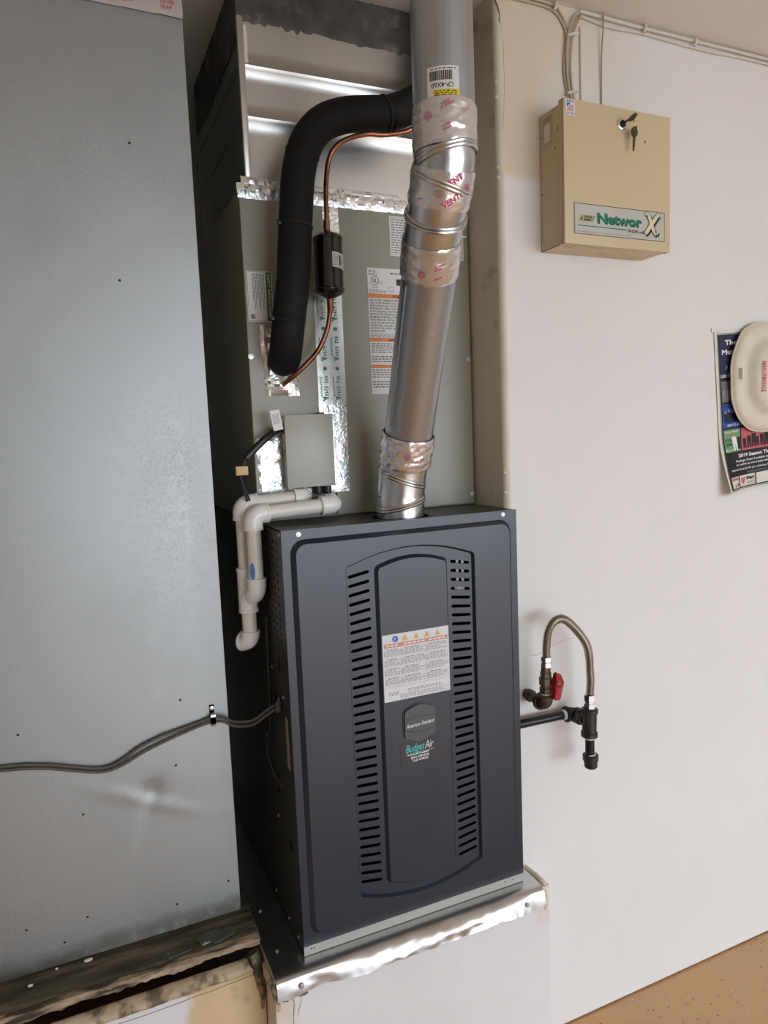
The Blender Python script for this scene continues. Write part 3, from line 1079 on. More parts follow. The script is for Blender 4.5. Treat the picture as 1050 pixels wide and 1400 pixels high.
# labels on the coil front
lab, pr = sticker('safety_label', coil, (0.3615, CY - 0.0001, 1.7585), *XZ, 0.0535, 0.1025, wlab)
pr.frame(inkk, 0.0015, 0.0015, 0.052, 0.101, 0.0006)
pr.rect(green_d, 0.0405, 0.0025, 0.051, 0.100)
pr.text(whitei, 'SAFETY INSTRUCTIONS', 0.0435, 0.097, 0.0058, 2, 0, 0.088, 'LEFT', 0.02, -PI / 2)
for k in range(9):
    a = 0.037 - k * 0.0029
    b0 = 0.022 + (0.02 if k % 3 == 2 else 0) + rnd.uniform(0, 0.006)
    b = 0.097
    while b > b0:
        w = rnd.uniform(0.003, 0.008)
        pr.rect(inkfine, a - 0.0014, max(b0, b - w), a, b)
        b -= w + 0.0012
pr.rect(inkk, 0.0055, 0.006, 0.0145, 0.0155)
pr.frame(whitei, 0.0072, 0.0078, 0.0128, 0.0138, 0.001, 2)
pr.finish(lab, PN)

lab, pr = sticker('rating_label', coil, (0.6315, CY - 0.0001, 1.607), *XZ, 0.135, 0.2755, wlab)
H_ = 0.2755
pr.greek(inkfine, 0.003, H_ - 0.017, 0.028, H_ - 0.004, 4, 1, 0.45, 1)
pr.greek(inkfine, 0.055, H_ - 0.014, 0.13, H_ - 0.007, 1, 1, 0.5, 2)
for i in range(24):
    a0, a1 = 2 * PI * i / 24, 2 * PI * (i + 1) / 24
    pr.poly(inkk, [(0.0175 + r * math.cos(a), H_ - 0.028 + r * math.sin(a)) for r, a in ((0.0085, a0), (0.0098, a0), (0.0098, a1), (0.0085, a1))])
pr.text(inkk, 'UL', 0.0175, H_ - 0.0315, 0.0085, 1, 0, 0.0095, 'CENTER', 0.03)
pr.text(inkk, 'c', 0.0035, H_ - 0.034, 0.004)
pr.text(inkk, 'US', 0.0285, H_ - 0.034, 0.0045)
pr.text(inkk, 'LISTED', 0.0175, H_ - 0.0435, 0.0032, 1, 0, 0.015, 'CENTER')
pr.frame(inkfine, 0.050, H_ - 0.050, 0.062, H_ - 0.040, 0.0008)
pr.rect(inkk, 0.070, H_ - 0.036, 0.083, H_ - 0.022)
pr.greek(inkfine, 0.003, H_ - 0.054, 0.045, H_ - 0.0455, 3, 1, 0.45, 3)
pr.rect(orange, 0.0, H_ - 0.0645, 0.135, H_ - 0.0555)
pr.text(inkk, 'WARNING', 0.058, H_ - 0.0632, 0.0062, 2, 0, 0.04, 'LEFT', 0.02)
for k, s in enumerate(('RISK OF FIRE. FLAMMABLE REFRIGERANT', 'USED. TO BE REPAIRED ONLY BY TRAINED', 'SERVICE PERSONNEL. DO NOT PUNCTURE', 'REFRIGERANT TUBING. DISPOSE OF PROPERLY', 'IN ACCORDANCE WITH FEDERAL OR LOCAL',
                       'REGULATIONS. SEE MANUAL FOR ROOM AREA.', 'MINIMUM ROOM AREA (OPERATING OR STORAGE)', 'WHICH MAY BE A PARTIAL SPACE. DUCTS', 'SHALL NOT BE INSTALLED IN DUCTWORK', 'OTHER THAN AUXILIARY DEVICES LISTED FOR', 'USE WITH THE SPECIFIC APPLIANCE. SEE', 'INSTRUCTIONS.')):
    pr.text(inkk, s, 0.003, H_ - 0.0715 - k * 0.0061, 0.0042, 1, 0, None, 'LEFT', 0.012, 0, 0.82)
pr.greek(inkfine, 0.003, H_ - 0.151, 0.062, H_ - 0.1415, 3, 1, 0.45, 7)
pr.greek(inkfine, 0.068, H_ - 0.151, 0.13, H_ - 0.1415, 3, 1, 0.45, 8)
pr.rect(orange, 0.0, H_ - 0.1595, 0.135, H_ - 0.1515)
pr.text(inkk, 'AVERTISSEMENT', 0.045, H_ - 0.1585, 0.0058, 2, 0, 0.06, 'LEFT', 0.02)
pr.greek(inkfine, 0.003, H_ - 0.185, 0.13, H_ - 0.162, 5, 1, 0.5, 9)
pr.greek(inkfine, 0.003, H_ - 0.206, 0.13, H_ - 0.190, 3, 1, 0.5, 10)
pr.rect(orange, 0.0, H_ - 0.2175, 0.135, H_ - 0.2105)
pr.greek(inkfine, 0.003, H_ - 0.240, 0.13, H_ - 0.2195, 4, 1, 0.45, 11)
pr.greek(inkfine, 0.003, H_ - 0.262, 0.05, H_ - 0.245, 3, 1, 0.45, 12)
pr.finish(lab, PN)

lab, pr = sticker('spec_label', coil, (0.6895, CY - 0.0001, 1.911), *XZ, 0.188, 0.086, wlab)
pr.frame(inkfine, 0.003, 0.003, 0.185, 0.083, 0.0005)
pr.greek(inkfine, 0.005, 0.005, 0.183, 0.081, 14, 1, 0.4, 21)
for a in (0.03, 0.165):
    pr.rect(inkfine, a, 0.003, a + 0.0005, 0.083)
pr.finish(lab, PN)

# ------------------------------------------------------------------ supply plenum above the coil
PY = 1.485
ple = thing('supply_plenum', 'bright galvanized sheet metal plenum on top of the coil cabinet', 'plenum', (0.63, 1.73, CZ1))
PX0, PX1 = 0.379, 0.886
bm = B()
prof = [(CZ1, 0), (2.158, 0), (2.163, -0.004), (2.170, -0.0055), (2.176, 0), (2.258, 0), (2.262, -0.004), (2.269, -0.0055), (2.275, 0), (2.35, 0), (CEIL - 0.001, 0)]
zz = []
for (a, da), (b, db) in zip(prof, prof[1:]):
    k = max(1, int((b - a) / 0.02))
    zz += [(a + (b - a) * j / k, da + (db - da) * j / k) for j in range(k)]
zz.append(prof[-1])
NU = 26


def plf(u, v):
    j = min(len(zz) - 1, int(round(v * (len(zz) - 1))))
    x = PX0 + (PX1 - PX0) * u
    z, d = zz[j]
    inside = 0 if u in (0, 1) else 1
    return Vector((x, PY + d + inside * 0.0022 * nz(x * 6, z * 7, 5), z))


sheet(bm, plf, NU, len(zz) - 1)
obj('front_sheet', bm, plenm, ple, smooth=50)
bm = B()
plate(bm, [[(PY + 0.001, CZ1), (1.985, CZ1), (1.985, CEIL - 0.001), (PY + 0.001, CEIL - 0.001)]], lambda a, b, d: (d, a, b), PX0, PX0 + 0.002)
# the side sheet carries the same beads
for z in (2.17, 2.268):
    tube(bm, [(PX0 - 0.0005, PY + 0.01, z), (PX0 - 0.0005, 1.97, z)], 0.004, 6)
plate(bm, [[(PY + 0.001, CZ1), (1.985, CZ1), (1.985, CEIL - 0.001), (PY + 0.001, CEIL - 0.001)]], lambda a, b, d: (d, a, b), PX1, PX1 - 0.002)
plate(bm, [[(PX0, CZ1), (PX1, CZ1), (PX1, CEIL - 0.001), (PX0, CEIL - 0.001)]], mxz, 1.985, 1.983)
obj('side_sheet', bm, galv, ple, smooth=40)
bm = BX(PX0 - 0.004, PX0 + 0.009, PY - 0.006, PY + 0.004, CZ1 + 0.004, 2.36)
obj('corner_cleat', bm, plenm, ple, bevel=0.0015)
bm = B()
sheet(bm, lambda u, v: Vector((PX0 - 0.004 + (PX1 - PX0 + 0.006) * u, PY - (0.002 if v > 0 else -0.001) - 0.006 * abs(nz(u * 30, v * 8, 2)) * (1 if v > 0 else 0),
                               min(CEIL - 0.0015, 2.352 - 0.014 * abs(nz(u * 22, 5, 1)) + (CEIL - 0.002 - 2.340) * v))), 60, 10)
obj('mastic_sealant', bm, mast, ple, smooth=60)
bm = B()
foil(bm, 0.381, 0.396, 2.275, 2.346, PY, 0.005, 0.006, 31.0, 0.003)
obj('sealant_smear', bm, pvc, ple)
bm = B()
sheet(bm, lambda u, v: Vector((PX0 - 0.001 - 0.004 * abs(nz(u * 25, v * 8, 8)), PY + 0.49 * u, 2.318 - 0.012 * abs(nz(u * 18, 2, 6)) + (CEIL - 0.002 - 2.31) * v)), 40, 8)
obj('mastic_sealant', bm, mast, ple, smooth=60)
bm = B()
foil(bm, 0.364, 0.43, 2.028, 2.050, PY - 0.006, 0.007, 0.006, 21.0, 0.004)
obj('foil_tape', bm, foilm, ple, smooth=18)
bm = B()
foil(bm, 0.425, 0.72, 2.030, 2.047, PY - 0.003, 0.003, 0.007, 23.0, 0.003)
obj('foil_tape', bm, foilm, ple, smooth=18)

# ------------------------------------------------------------------ flue
flue = thing('flue_pipe', 'silver metal flue pipe with taped elbows rising from the furnace top', 'flue pipe', (FLX, FLY, FZ1))
RP = 0.0508
axis = [(0.6405, 1.362, 1.322), (0.6425, 1.362, 1.384), (0.6455, 1.357, 1.431), (0.6495, 1.342, 1.473), (0.6475, 1.322, 1.517),
        (0.6255, 1.172, 1.796), (0.6125, 1.1375, 1.843), (0.6070, 1.1020, 1.886), (0.6055, 1.0800, 1.919), (0.6040, 1.0640, 1.956), (0.6040, 1.0600, 2.00), (0.6048, 1.06, CEIL - 0.001)]
axis = [Vector(a) for a in axis]
E0 = axis[5].lerp(axis[6], 0.45)      # where the upper elbow slips over the straight pipe


def elbow(name, ids, rr, m):
    bm = B()
    tube(bm, [axis[i] if isinstance(i, int) else i for i in ids], rr, 36, caps=False, mitre=True)
    return obj(name, bm, m, flue, smooth=30)


bm = B()
tube(bm, [axis[0], axis[1]], RP, 36, caps=False)
obj('collar', bm, elbm, flue)
elbow('lower_elbow', (1, 2, 3, 4), RP * 1.0, elbm)
bm = B()
tube(bm, [axis[3].lerp(axis[4], 0.55), axis[4], axis[5], axis[5].lerp(axis[6], 0.6)], RP * 0.985, 40, caps=False, mitre=True)
lowp = obj('pipe_section', bm, fluem, flue)
elbow('upper_elbow', (E0, 6, 7, 8, 9, axis[9] + Vector((0, -0.001, 0.030))), RP * 1.0, elbm)
bm = B()
tube(bm, [axis[10] + Vector((0, 0, -0.025)), axis[11]], RP * 0.99, 40, caps=False)
obj('pipe_section', bm, fluem, flue)


def seam(i, tilt, R_=RP * 1.02, r=0.0033, dbl=0.006, sh=0.0):
    t = (axis[min(i + 1, len(axis) - 1)] - axis[i - 1]).normalized()
    ax = (t + Vector(tilt)).normalized()
    bm = B()
    for s in (-0.5, 0.5):
        torus(bm, axis[i] + t * (s * dbl + sh), ax, R_, r, 40, 8)
    obj('seam_ring', bm, seamm, flue)


seam(1, (-0.30, 0.0, 0), sh=-0.014)
seam(2, (0.22, -0.05, 0), sh=-0.006)
seam(7, (-0.10, -0.10, 0), sh=-0.004)
seam(8, (0.24, -0.05, 0), sh=0.012)
seam(10, (-0.24, 0.10, 0), sh=-0.036)


def band(a, b, rr, m, seed, nseg=8, n=64, amp=0.0016):
    nseg *= 2
    """crumpled tape wrapped round the pipe between two axis points"""
    pts = [a.lerp(b, k / nseg) for k in range(nseg + 1)]
    pts, T, N = frames(pts)
    bm = B()
    rings = []
    for i, (p, t, u) in enumerate(zip(pts, T, N)):
        w = t.cross(u)
        ring = []
        for k in range(n):
            an = 2 * PI * k / n
            e = 0 if i in (0, nseg) else 1
            d = rr + e * amp * (0.7 * max(0.0, 1 - 3.2 * abs(nz(k * 0.20, i * 0.26, seed))) + 0.5 * abs(nz(k * 0.45, i * 0.5, seed + 5))) + 0.0003
            sl = (0.002 * nz(k * 0.6, seed, 4)) if i in (0, nseg) else 0
            ring.append(bm.verts.new(p + (u * math.cos(an) + w * math.sin(an)) * d + t * sl))
        rings.append(ring)
    for a_, b_ in zip(rings, rings[1:]):
        for k in range(n):
            bm.faces.new((a_[k], a_[(k + 1) % n], b_[(k + 1) % n], b_[k]))
    return obj('foil_band', bm, m, flue, smooth=70)


b1 = band(axis[10] + Vector((0, 0, -0.032)), axis[10] + Vector((0, 0, 0.037)), RP * 1.015, pinkfoil, 1.0, 9, amp=0.0032)
b2 = band(axis[7].lerp(axis[8], 0.35), axis[8].lerp(axis[9], 0.85), RP * 1.02, pinkfoil, 2.0, 6, amp=0.0032)
b3 = band(axis[5].lerp(axis[6], 0.12), axis[6].lerp(axis[7], 0.25), RP * 1.012, pinkfoil, 3.0, 8, amp=0.003)
b4 = band(axis[2].lerp(axis[3], 0.55), axis[4], RP * 1.03, pinkfoil, 4.0, 8, amp=0.0055)


def wrap_print(a, b, ang0, rr):
    """frame on the pipe surface: u runs round the pipe (to the right as seen from outside), v along it"""
    t = (b - a).normalized()
    side = t.cross(Vector((0, -1, 0))).normalized()
    out = side.cross(t).normalized()
    if out.y > 0:
        out = -out
    side = t.cross(out).normalized()      # to the right seen from outside
    if side.x < 0:
        side = -side

    def warp(co):
        an = ang0 + co.x / rr
        return a + t * co.z + (out * math.cos(an) + side * math.sin(an)) * (rr - co.y)
    return warp


def flat_print():
    p = Print((0, 0, 0), *XZ, lift=0.0003)
    p.sub = 0.003
    return p


def marks(parent, a, b, rr, items):
    pr = flat_print()
    for s, u, v, size, rot in items:
        if s == 'o':
            for i in range(16):
                a0, a1 = 2 * PI * i / 16, 2 * PI * (i + 1) / 16
                pr.poly(pinki, [(u + r * math.cos(x), v + r * math.sin(x)) for r, x in ((size * 0.8, a0), (size, a0), (size, a1), (size * 0.8, a1))])
            pr.text(pinki, 'UL', u, v - size * 0.4, size * 0.8, 1, 0, None, 'CENTER', 0, 0.3)
        else:
            pr.text(pinki, s, u, v, size, 1, 0, None, 'LEFT', 0.02, rot)
    pr.finish(parent, {'pink_ink': 'lettering'}, wrap_print(a, b, 0.0, rr))


marks(b1, axis[10], axis[11], RP * 1.015 + 0.0036, [('o', -0.056, 0.010, 0.006, 0), ('UL 181B-FX', -0.034, 0.016, 0.0035, 0.4), ('LISTED', -0.032, 0.022, 0.0035, 0.4), ('LISTED', -0.032, -0.012, 0.0035, 0.4), ('181A-P', -0.030, -0.017, 0.0035, 0.4), ('21', 0.008, 0.016, 0.006, 0.2)])
marks(b2, axis[7], axis[9], RP * 1.02 + 0.0036, [('VENTURE', -0.018, 0.018, 0.0095, 0.6), ('VENT', -0.018, 0.048, 0.0095, 0.6), ('181B', -0.065, 0.024, 0.0035, 0.3)])
marks(b3, axis[5], axis[6], RP * 1.012 + 0.0026, [('o', -0.045, 0.030, 0.006, 0), ('UL 181A-P', -0.022, 0.042, 0.0032, 0.25), ('LISTED', -0.022, 0.037, 0.0032, 0.25), ('181B-FX', -0.022, 0.020, 0.0032, 0.25)])
marks(b4, axis[3], axis[5], RP * 1.02 + 0.0052, [('o', -0.026, 0.022, 0.006, 0), ('LISTED', -0.012, 0.030, 0.0035, 0.3)])

# barcode label on the upper pipe
wp = wrap_print(axis[10] + Vector((0, 0, -0.043)), axis[11], -0.56, RP + 0.0004)
bm = B()
sheet(bm, lambda u, v: wp(Vector((-0.024 + 0.052 * u, 0, 0.078 + 0.046 * v))), 10, 2)
lab = obj('barcode_label', bm, wlab, flue)
pr = flat_print()
a = -0.019
while a < 0.016:
    w = rnd.choice((0.0006, 0.001, 0.0015))
    pr.rect(inkk, a, 0.103, a + w, 0.117)
    a += w + rnd.choice((0.0005, 0.0009))
pr.text(inkk, 'CP-4X60', 0.019, 0.0995, 0.0075, 1, 0, 0.036, 'LEFT', 0.01, PI)
pr.rect(yel, -0.014, 0.078, 0.028, 0.0895)
pr.greek(inkk, -0.012, 0.0795, 0.026, 0.0885, 3, 2, 0.45, 4)
pr.greek(inkfine, -0.018, 0.1185, 0.024, 0.122, 1, 1, 0.45, 4)
pr.finish(lab, PN, wp)
# lengthwise lock seam of the lower pipe
bm = B()
d_ = (axis[5] - axis[4]).normalized()
sd = Vector((-0.95, -0.25, 0))
sd = (sd - d_ * sd.dot(d_)).normalized()
tube(bm, [axis[4] + d_ * 0.03 + sd * RP * 0.99, axis[5] - d_ * 0.01 + sd * RP * 0.99], 0.0016, 6)
obj('lock_seam', bm, fluem, flue)
bm = B()
lathe(bm, axis[6] + Vector((0.045, -0.024, 0.012)), (0.9, -0.4, 0), [(0, 0.004), (0.003, 0.004), (0.004, 0.002), (0.012, 0.0015)], 8)
obj('screw', bm, screwm, flue)

# ------------------------------------------------------------------ insulated suction line
suc = thing('suction_line', 'thick black foam insulated refrigerant line bending out of the coil', 'pipe', (0.43, 1.44, 1.66))
RS = 0.0335
path = cr([(0.429, 1.4685, 1.680), (0.4275, 1.445, 1.682), (0.4235, 1.414, 1.708), (0.4275, 1.398, 1.762), (0.4370, 1.390, 1.83), (0.4430, 1.387, 1.90), (0.4490, 1.385, 1.965), (0.4570, 1.385, 2.03),
           (0.4750, 1.385, 2.088), (0.5080, 1.385, 2.130), (0.5560, 1.385, 2.154), (0.6150, 1.385, 2.166), (0.6600, 1.385, 2.172)], 6)
bm = B()
tube(bm, path, RS, 24)
obj('insulation', bm, rubber, suc, smooth=60)
path2 = cr([(0.6560, 1.385, 2.171), (0.70, 1.385, 2.190), (0.745, 1.387, 2.222), (0.785, 1.39, 2.275), (0.805, 1.392, 2.35), (0.806, 1.393, CEIL)], 6)
bm = B()
tube(bm, path2, RS * 1.02, 24)
obj('insulation', bm, rubber, suc, smooth=60)
pp, TT, NN = frames(path)
for k, nm in ((18, 'foam_joint'), (46, 'foam_joint')):
    bm = B()
    torus(bm, pp[k], TT[k], RS * 1.0, 0.0012, 30, 6)
    obj(nm, bm, rubber, suc)
for k, side in ((33, -1), (17, -1)):
    bm = B()
    torus(bm, pp[k], (TT[k] + Vector((0.05, 0, 0.1))).normalized(), RS * 1.01, 0.0022, 30, 6)
    w = Vector((side, -0.2, 0.05)).normalized()
    box_c = pp[k] + w * (RS + 0.002)
    tie = obj('zip_tie', bm, blackp, suc)
    obj('tie_head', BX(box_c.x - 0.005, box_c.x + 0.004, box_c.y - 0.005, box_c.y + 0.003, box_c.z - 0.004, box_c.z + 0.004), blackp, tie, bevel=0.001)
bm = B()
torus(bm, (0.648, 1.385, 2.170), (1, 0, 0.25), RS * 1.03, 0.0022, 30, 6)
obj('zip_tie', bm, blackp, suc)

# ------------------------------------------------------------------ copper liquid line with filter drier
liq = thing('liquid_line', 'thin copper refrigerant line with a black filter drier canister', 'pipe', (0.43, 1.44, 1.62))
RC = 0.0052
bm = B()
tube(bm, cr([(0.427, 1.4685, 1.629), (0.436, 1.440, 1.640), (0.458, 1.425, 1.660), (0.4905, 1.417, 1.694), (0.511, 1.413, 1.735), (0.5185, 1.411, 1.770), (0.5195, 1.410, 1.800)], 6), RC, 12)
obj('copper_tube', bm, copper, liq)
bm = B()
tube(bm, cr([(0.5215, 1.410, 1.925), (0.5215, 1.410, 1.965), (0.5235, 1.410, 2.030), (0.5330, 1.404, 2.082), (0.5570, 1.392, 2.108), (0.6020, 1.378, 2.1222), (0.6470, 1.375, 2.126), (0.7080, 1.375, 2.146), (0.748, 1.338, 2.19), (0.765, 1.325, 2.30), (0.765, 1.325, CEIL)], 6), RC, 12)
obj('copper_tube', bm, copper, liq)
for z0, z1 in ((1.772, 1.800), (1.932, 1.956)):
    obj('coupling', lathe(B(), (0.5200, 1.410, z0), (0.02, 0, 1), [(0, 0.0064), (z1 - z0, 0.0072)], 14), copper, liq)
bm = B()
lathe(bm, (0.5203, 1.410, 1.799), (0.01, 0, 1), [(0, 0.008), (0.003, 0.013), (0.009, 0.025), (0.013, 0.0305), (0.018, 0.0318), (0.020, 0.0300), (0.115, 0.0300), (0.117, 0.0318), (0.122, 0.0310), (0.128, 0.024), (0.133, 0.012), (0.136, 0.008)], 32)
dr = obj('filter_drier', bm, blackg, liq, smooth=40)


def wdr(co):
    an = 0.55 + co.x / 0.0303
    return Vector((0.5208 + 0.0303 * math.sin(an) + 0 * co.z, 1.410 - (0.0303 - co.y) * math.cos(an), co.z))


bm = B()
sheet(bm, lambda u, v: wdr(Vector((-0.019 + 0.038 * u, 0, 1.858 + 0.030 * v - 0.004 * u))), 12, 2)
lab = obj('drier_label', bm, wlab, dr)
pr = flat_print()
pr.greek(inkfine, -0.017, 1.860, -0.006, 1.884, 6, 1, 0.5, 2, 0.001, 0.001, 0.003)
pr.rect(inkk, -0.003, 1.861, 0.0015, 1.882)
pr.rect(inkk, 0.003, 1.865, 0.0042, 1.880)
pr.greek(inkfine, 0.006, 1.858, 0.017, 1.880, 6, 1, 0.5, 3, 0.001, 0.001, 0.003)
pr.finish(lab, PN, wdr)

# ------------------------------------------------------------------ switch box on the coil front
jb = thing('switch_box', 'pale grey metal switch box fixed to the coil over foil tape', 'junction box', (0.47, 1.45, 1.412))
JX0, JX1, JZ0, JZ1, JY = 0.4165, 0.5235, 1.4115, 1.5650, 1.437
bm = BX(JX0 + 0.002, JX1 - 0.002, JY + 0.004, CY, JZ0 + 0.002, JZ1 - 0.002)
obj('box_body', bm, jboxm, jb, bevel=0.0015)
bm = BX(JX0, JX1, JY, JY + 0.005, JZ0, JZ1)
obj('box_cover', bm, jboxm, jb, bevel=0.0012)
for z in (1.556, 1.518, 1.500):
    obj('hinge_knuckle', lathe(B(), (JX0 - 0.001, JY + 0.007, z - 0.007), (0, 0, 1), [(0, 0.003), (0.014, 0.003)], 10), coilm, jb)
obj('latch', BX(0.493, 0.507, JY + 0.004, JY + 0.014, JZ1 - 0.001, JZ1 + 0.004), blackp, jb, bevel=0.0008)
for x in (0.488, 0.509):
    bm = lathe(B(), (x, 1.452, JZ0 - 0.018), (0, 0, 1), [(0, 0.0085), (0.006, 0.0095), (0.012, 0.0095), (0.020, 0.008)], 12)
    obj('bottom_fitting', bm, castiron, jb)

cab = thing('switch_cable', 'black sleeved cable with white tag leaving the grey switch box', 'cable', (0.36, 1.43, 1.38))
bm = B()
tube(bm, cr([(0.4190, 1.4575, 1.539), (0.4030, 1.4480, 1.534), (0.3760, 1.430, 1.520), (0.3505, 1.424, 1.500), (0.3270, 1.420, 1.479)], 6), 0.0075, 10)
obj('cable_sleeve', bm, blackp, cab)
bm = B()
tube(bm, cr([(0.329, 1.421, 1.482), (0.3180, 1.420, 1.462), (0.3140, 1.420, 1.443), (0.3205, 1.420, 1.412), (0.3250, 1.4195, 1.392)], 6), 0.0024, 8)
obj('thin_wire', bm, mat('dark_blue_wire', (0.02, 0.024, 0.035), 0.4), cab)
bm = B()
tube(bm, cr([(0.327, 1.424, 1.480), (0.3215, 1.424, 1.458), (0.3185, 1.424, 1.440), (0.3235, 1.4215, 1.415), (0.3300, 1.4190, 1.393)], 6), 0.002, 8)
obj('thin_wire', bm, insidem, cab)
bm = BX(0.3050, 0.3300, 1.4155, 1.4265, 1.4455, 1.4640)
obj('tape_flag', bm, tanm, cab, bevel=0.002)
u_, v_ = Vector((0.97, 0, -0.24 + 0.45)).normalized(), None
u_ = Vector((0.985, 0, 0.16)).normalized()
v_ = Vector((-0.16, 0, 0.985)).normalized()
lab, pr = sticker('paper_tag', cab, Vector((0.3885, 1.4215, 1.5320)), u_, v_, 0.0205, 0.0415, wlab, 0.001)
pr.greek(inkg, 0.003, 0.012, 0.0175, 0.034, 6, 1, 0.4, 2, 0.001, 0.002, 0.005)
pr.finish(lab, PN)

# ------------------------------------------------------------------ PVC condensate drain
pv = thing('drain_pipe', 'cream PVC condensate drain pipe looping over the furnace corner', 'drain pipe', (0.33, 1.42, 1.09))
RPV, RF = 0.0150, 0.0196


def pipe(a, b, r=RPV, m=pvc, name='pipe'):
    return obj(name, tube(B(), [a, b], r, 20), m, pv)


def bend(pts, r=RF, name='elbow', m=pvcf):
    return obj(name, tube(B(), pts, r, 22), m, pv, smooth=50)


def elb90(c, a, b, L=0.030, r=RF, rad=0.018):
    """90 degree elbow centred at c with sockets toward unit vectors a and b"""
    c, a, b = Vector(c), Vector(a).normalized(), Vector(b).normalized()
    pts = [c + a * L]
    for k in range(9):
        t = PI / 2 * k / 8
        pts.append(c + a * rad * (1 - math.sin(t)) + b * rad * (1 - math.cos(t)))
    pts.append(c + b * L)
    o = bend(pts, r)
    for d in (a, b):
        lip = B()
        lathe(lip, c + d * (L - 0.005), d, [(0, r), (0.0005, r * 1.05), (0.005, r * 1.05), (0.0055, r * 0.8)], 22)
        obj('socket_rim', lip, pvcf, o)
    return o


F1 = Vector((0.506, 1.400, 1.3745))
F2 = Vector((0.3290, 1.400, 1.3665))
F3 = Vector((0.3290, 1.400, 1.2060))
dx = (F2 - F1).normalized()
pipe(F1, F2)
elb90(F1, dx, (0, 1, 0), 0.032)
pipe(F1, (F1.x, CY, F1.z + 0.002))
elb90(F2, -dx, (0, 0, -1), 0.032)
fv = pipe(F2, F3)
G1_ = Vector((0.455, 1.442, 1.3905))
G2_ = Vector((0.3180, 1.442, 1.3850))
G3_ = Vector((0.3190, 1.442, 1.095))
dg = (G2_ - G1_).normalized()
pipe(G1_, G2_)
elb90(G1_, dg, (0, 1, 0), 0.026)
elb90(G2_, -dg, (0, 0, -1), 0.032)
pipe(G2_, G3_)
# tee on the rear leg, entered by the elbow of the front leg
te = bend([(0.3188, 1.442, 1.252), (0.3188, 1.442, 1.160)], RF, 'tee')
for z in (1.249, 1.163):
    obj('socket_rim', lathe(B(), (0.3188, 1.442, z - 0.004), (0, 0, 1), [(0, RF), (0.001, RF * 1.06), (0.007, RF * 1.06), (0.008, RF)], 22), pvcf, te)
br_d = (Vector((0.3188, 1.442, 1.192)) - F3).normalized()
elb90(F3, (0, 0, 1), br_d, 0.030)
el = elb90(G3_, (0, 0, 1), (-0.62, 0.78, -0.05), 0.023)
# pipe print and a smear of blue primer on the front leg
pr = flat_print()


def wpv(co):
    an = 0.45 + co.x / RPV
    return Vector((0.3290 + (RPV - co.y) * math.sin(an), 1.400 - (RPV - co.y) * math.cos(an), co.z))


pr.text(inkg, 'MADE IN', 0.006, 1.275, 0.004, 1, 0, 0.05, 'LEFT', 0, PI / 2)
pr.greek(inkg, 0.0030, 1.225, 0.0045, 1.272, 22, 1, 0.4, 2, 0.001, 0.0012, 0.0015)
pts = [(-0.017 + 0.0052 * math.cos(t) * (1 + 0.3 * nz(t, 3)), 1.252 + 0.018 * math.sin(t) * (1 + 0.3 * nz(t, 9))) for t in [2 * PI * k / 18 for k in range(18)]]
pr.poly(bluep, pts)
pr.finish(fv, {'grey_ink': 'lettering', 'blue_primer': 'primer_smear'}, wpv)

# ------------------------------------------------------------------ return air duct (the big sheet on the sill)
RY, RX1, RZ0 = 1.450, 0.2635, 0.5055
ret = thing('return_duct', 'tall flat galvanized return air duct standing on the wooden sill', 'air duct', (-0.14, 1.7, RZ0))
bm = B()


def retf(u, v):
    x = AX0 + 0.004 + (RX1 - AX0 - 0.004) * u
    z = RZ0 + (CEIL - 0.002 - RZ0) * v
    y = RY
    if 0 < u < 1 and 0 < v < 1:
        y += 0.004 * nz(x * 2.2, z * 1.6, 3) * min(1, (RX1 - x) / 0.05)
        dx_, dz_ = x - 0.101, z - 0.812
        rr = math.hypot(dx_, dz_)
        y += 0.004 * math.exp(-(rr / 0.022) ** 2) - 0.002 * math.exp(-(((dx_ - 0.03) * 0.5 + (dz_ + 0.035)) / 0.012) ** 2 - (rr / 0.09) ** 2)
        y += 0.0018 * math.exp(-((dx_ * 0.7 - dz_ * 0.2) / 0.012) ** 2 - ((dz_ + 0.03) / 0.05) ** 2)
    return Vector((x, y, z))


rg = sheet(bm, retf, 90, 200)
ret_holes = []
for x, z in ((0.115, 1.825), (0.148, 2.072), (0.2385, 0.575), (0.130, 0.555), (-0.0845, 0.545), (-0.145, 0.602), (-0.04, 0.583), (0.172, 0.99), (-0.13, 0.985), (-0.03, 0.80), (0.155, 0.86)):
    i_, j_ = int((x - AX0 - 0.004) / (RX1 - AX0 - 0.004) * 90), int((z - RZ0) / (CEIL - 0.002 - RZ0) * 200)
    q = [rg[j_][i_], rg[j_][i_ + 1], rg[j_ + 1][i_ + 1], rg[j_ + 1][i_]]
    c = sum((v.co for v in q), Vector()) / 4
    bmesh.ops.delete(bm, geom=[f for f in q[0].link_faces if all(v in f.verts for v in q)], context='FACES_ONLY')
    rim = [bm.verts.new((c.x + 0.0024 * math.cos(2 * PI * k / 10), c.y, c.z + 0.0024 * math.sin(2 * PI * k / 10))) for k in range(10)]
    ring_ = q + rim
    for t in tessellate_polygon([[Vector((v.co.x, v.co.z, 0)) for v in q], [Vector((v.co.x, v.co.z, 0)) for v in rim]]):
        bm.faces.new([ring_[k] for k in t])
    ret_holes.append(c)
obj('front_sheet', bm, galv, ret, smooth=60)
bm = B()
plate(bm, [[(RY, RZ0), (2.0, RZ0), (2.0, CEIL - 0.002), (RY, CEIL - 0.002)]], lambda a, b, d: (d, a, b), RX1, RX1 - 0.001)
plate(bm, [[(RY, RZ0), (2.0, RZ0), (2.0, CEIL - 0.002), (RY, CEIL - 0.002)]], lambda a, b, d: (d, a, b), AX0 + 0.004, AX0 + 0.005)
obj('side_sheet', bm, galv, ret, smooth=0)
bm = B()
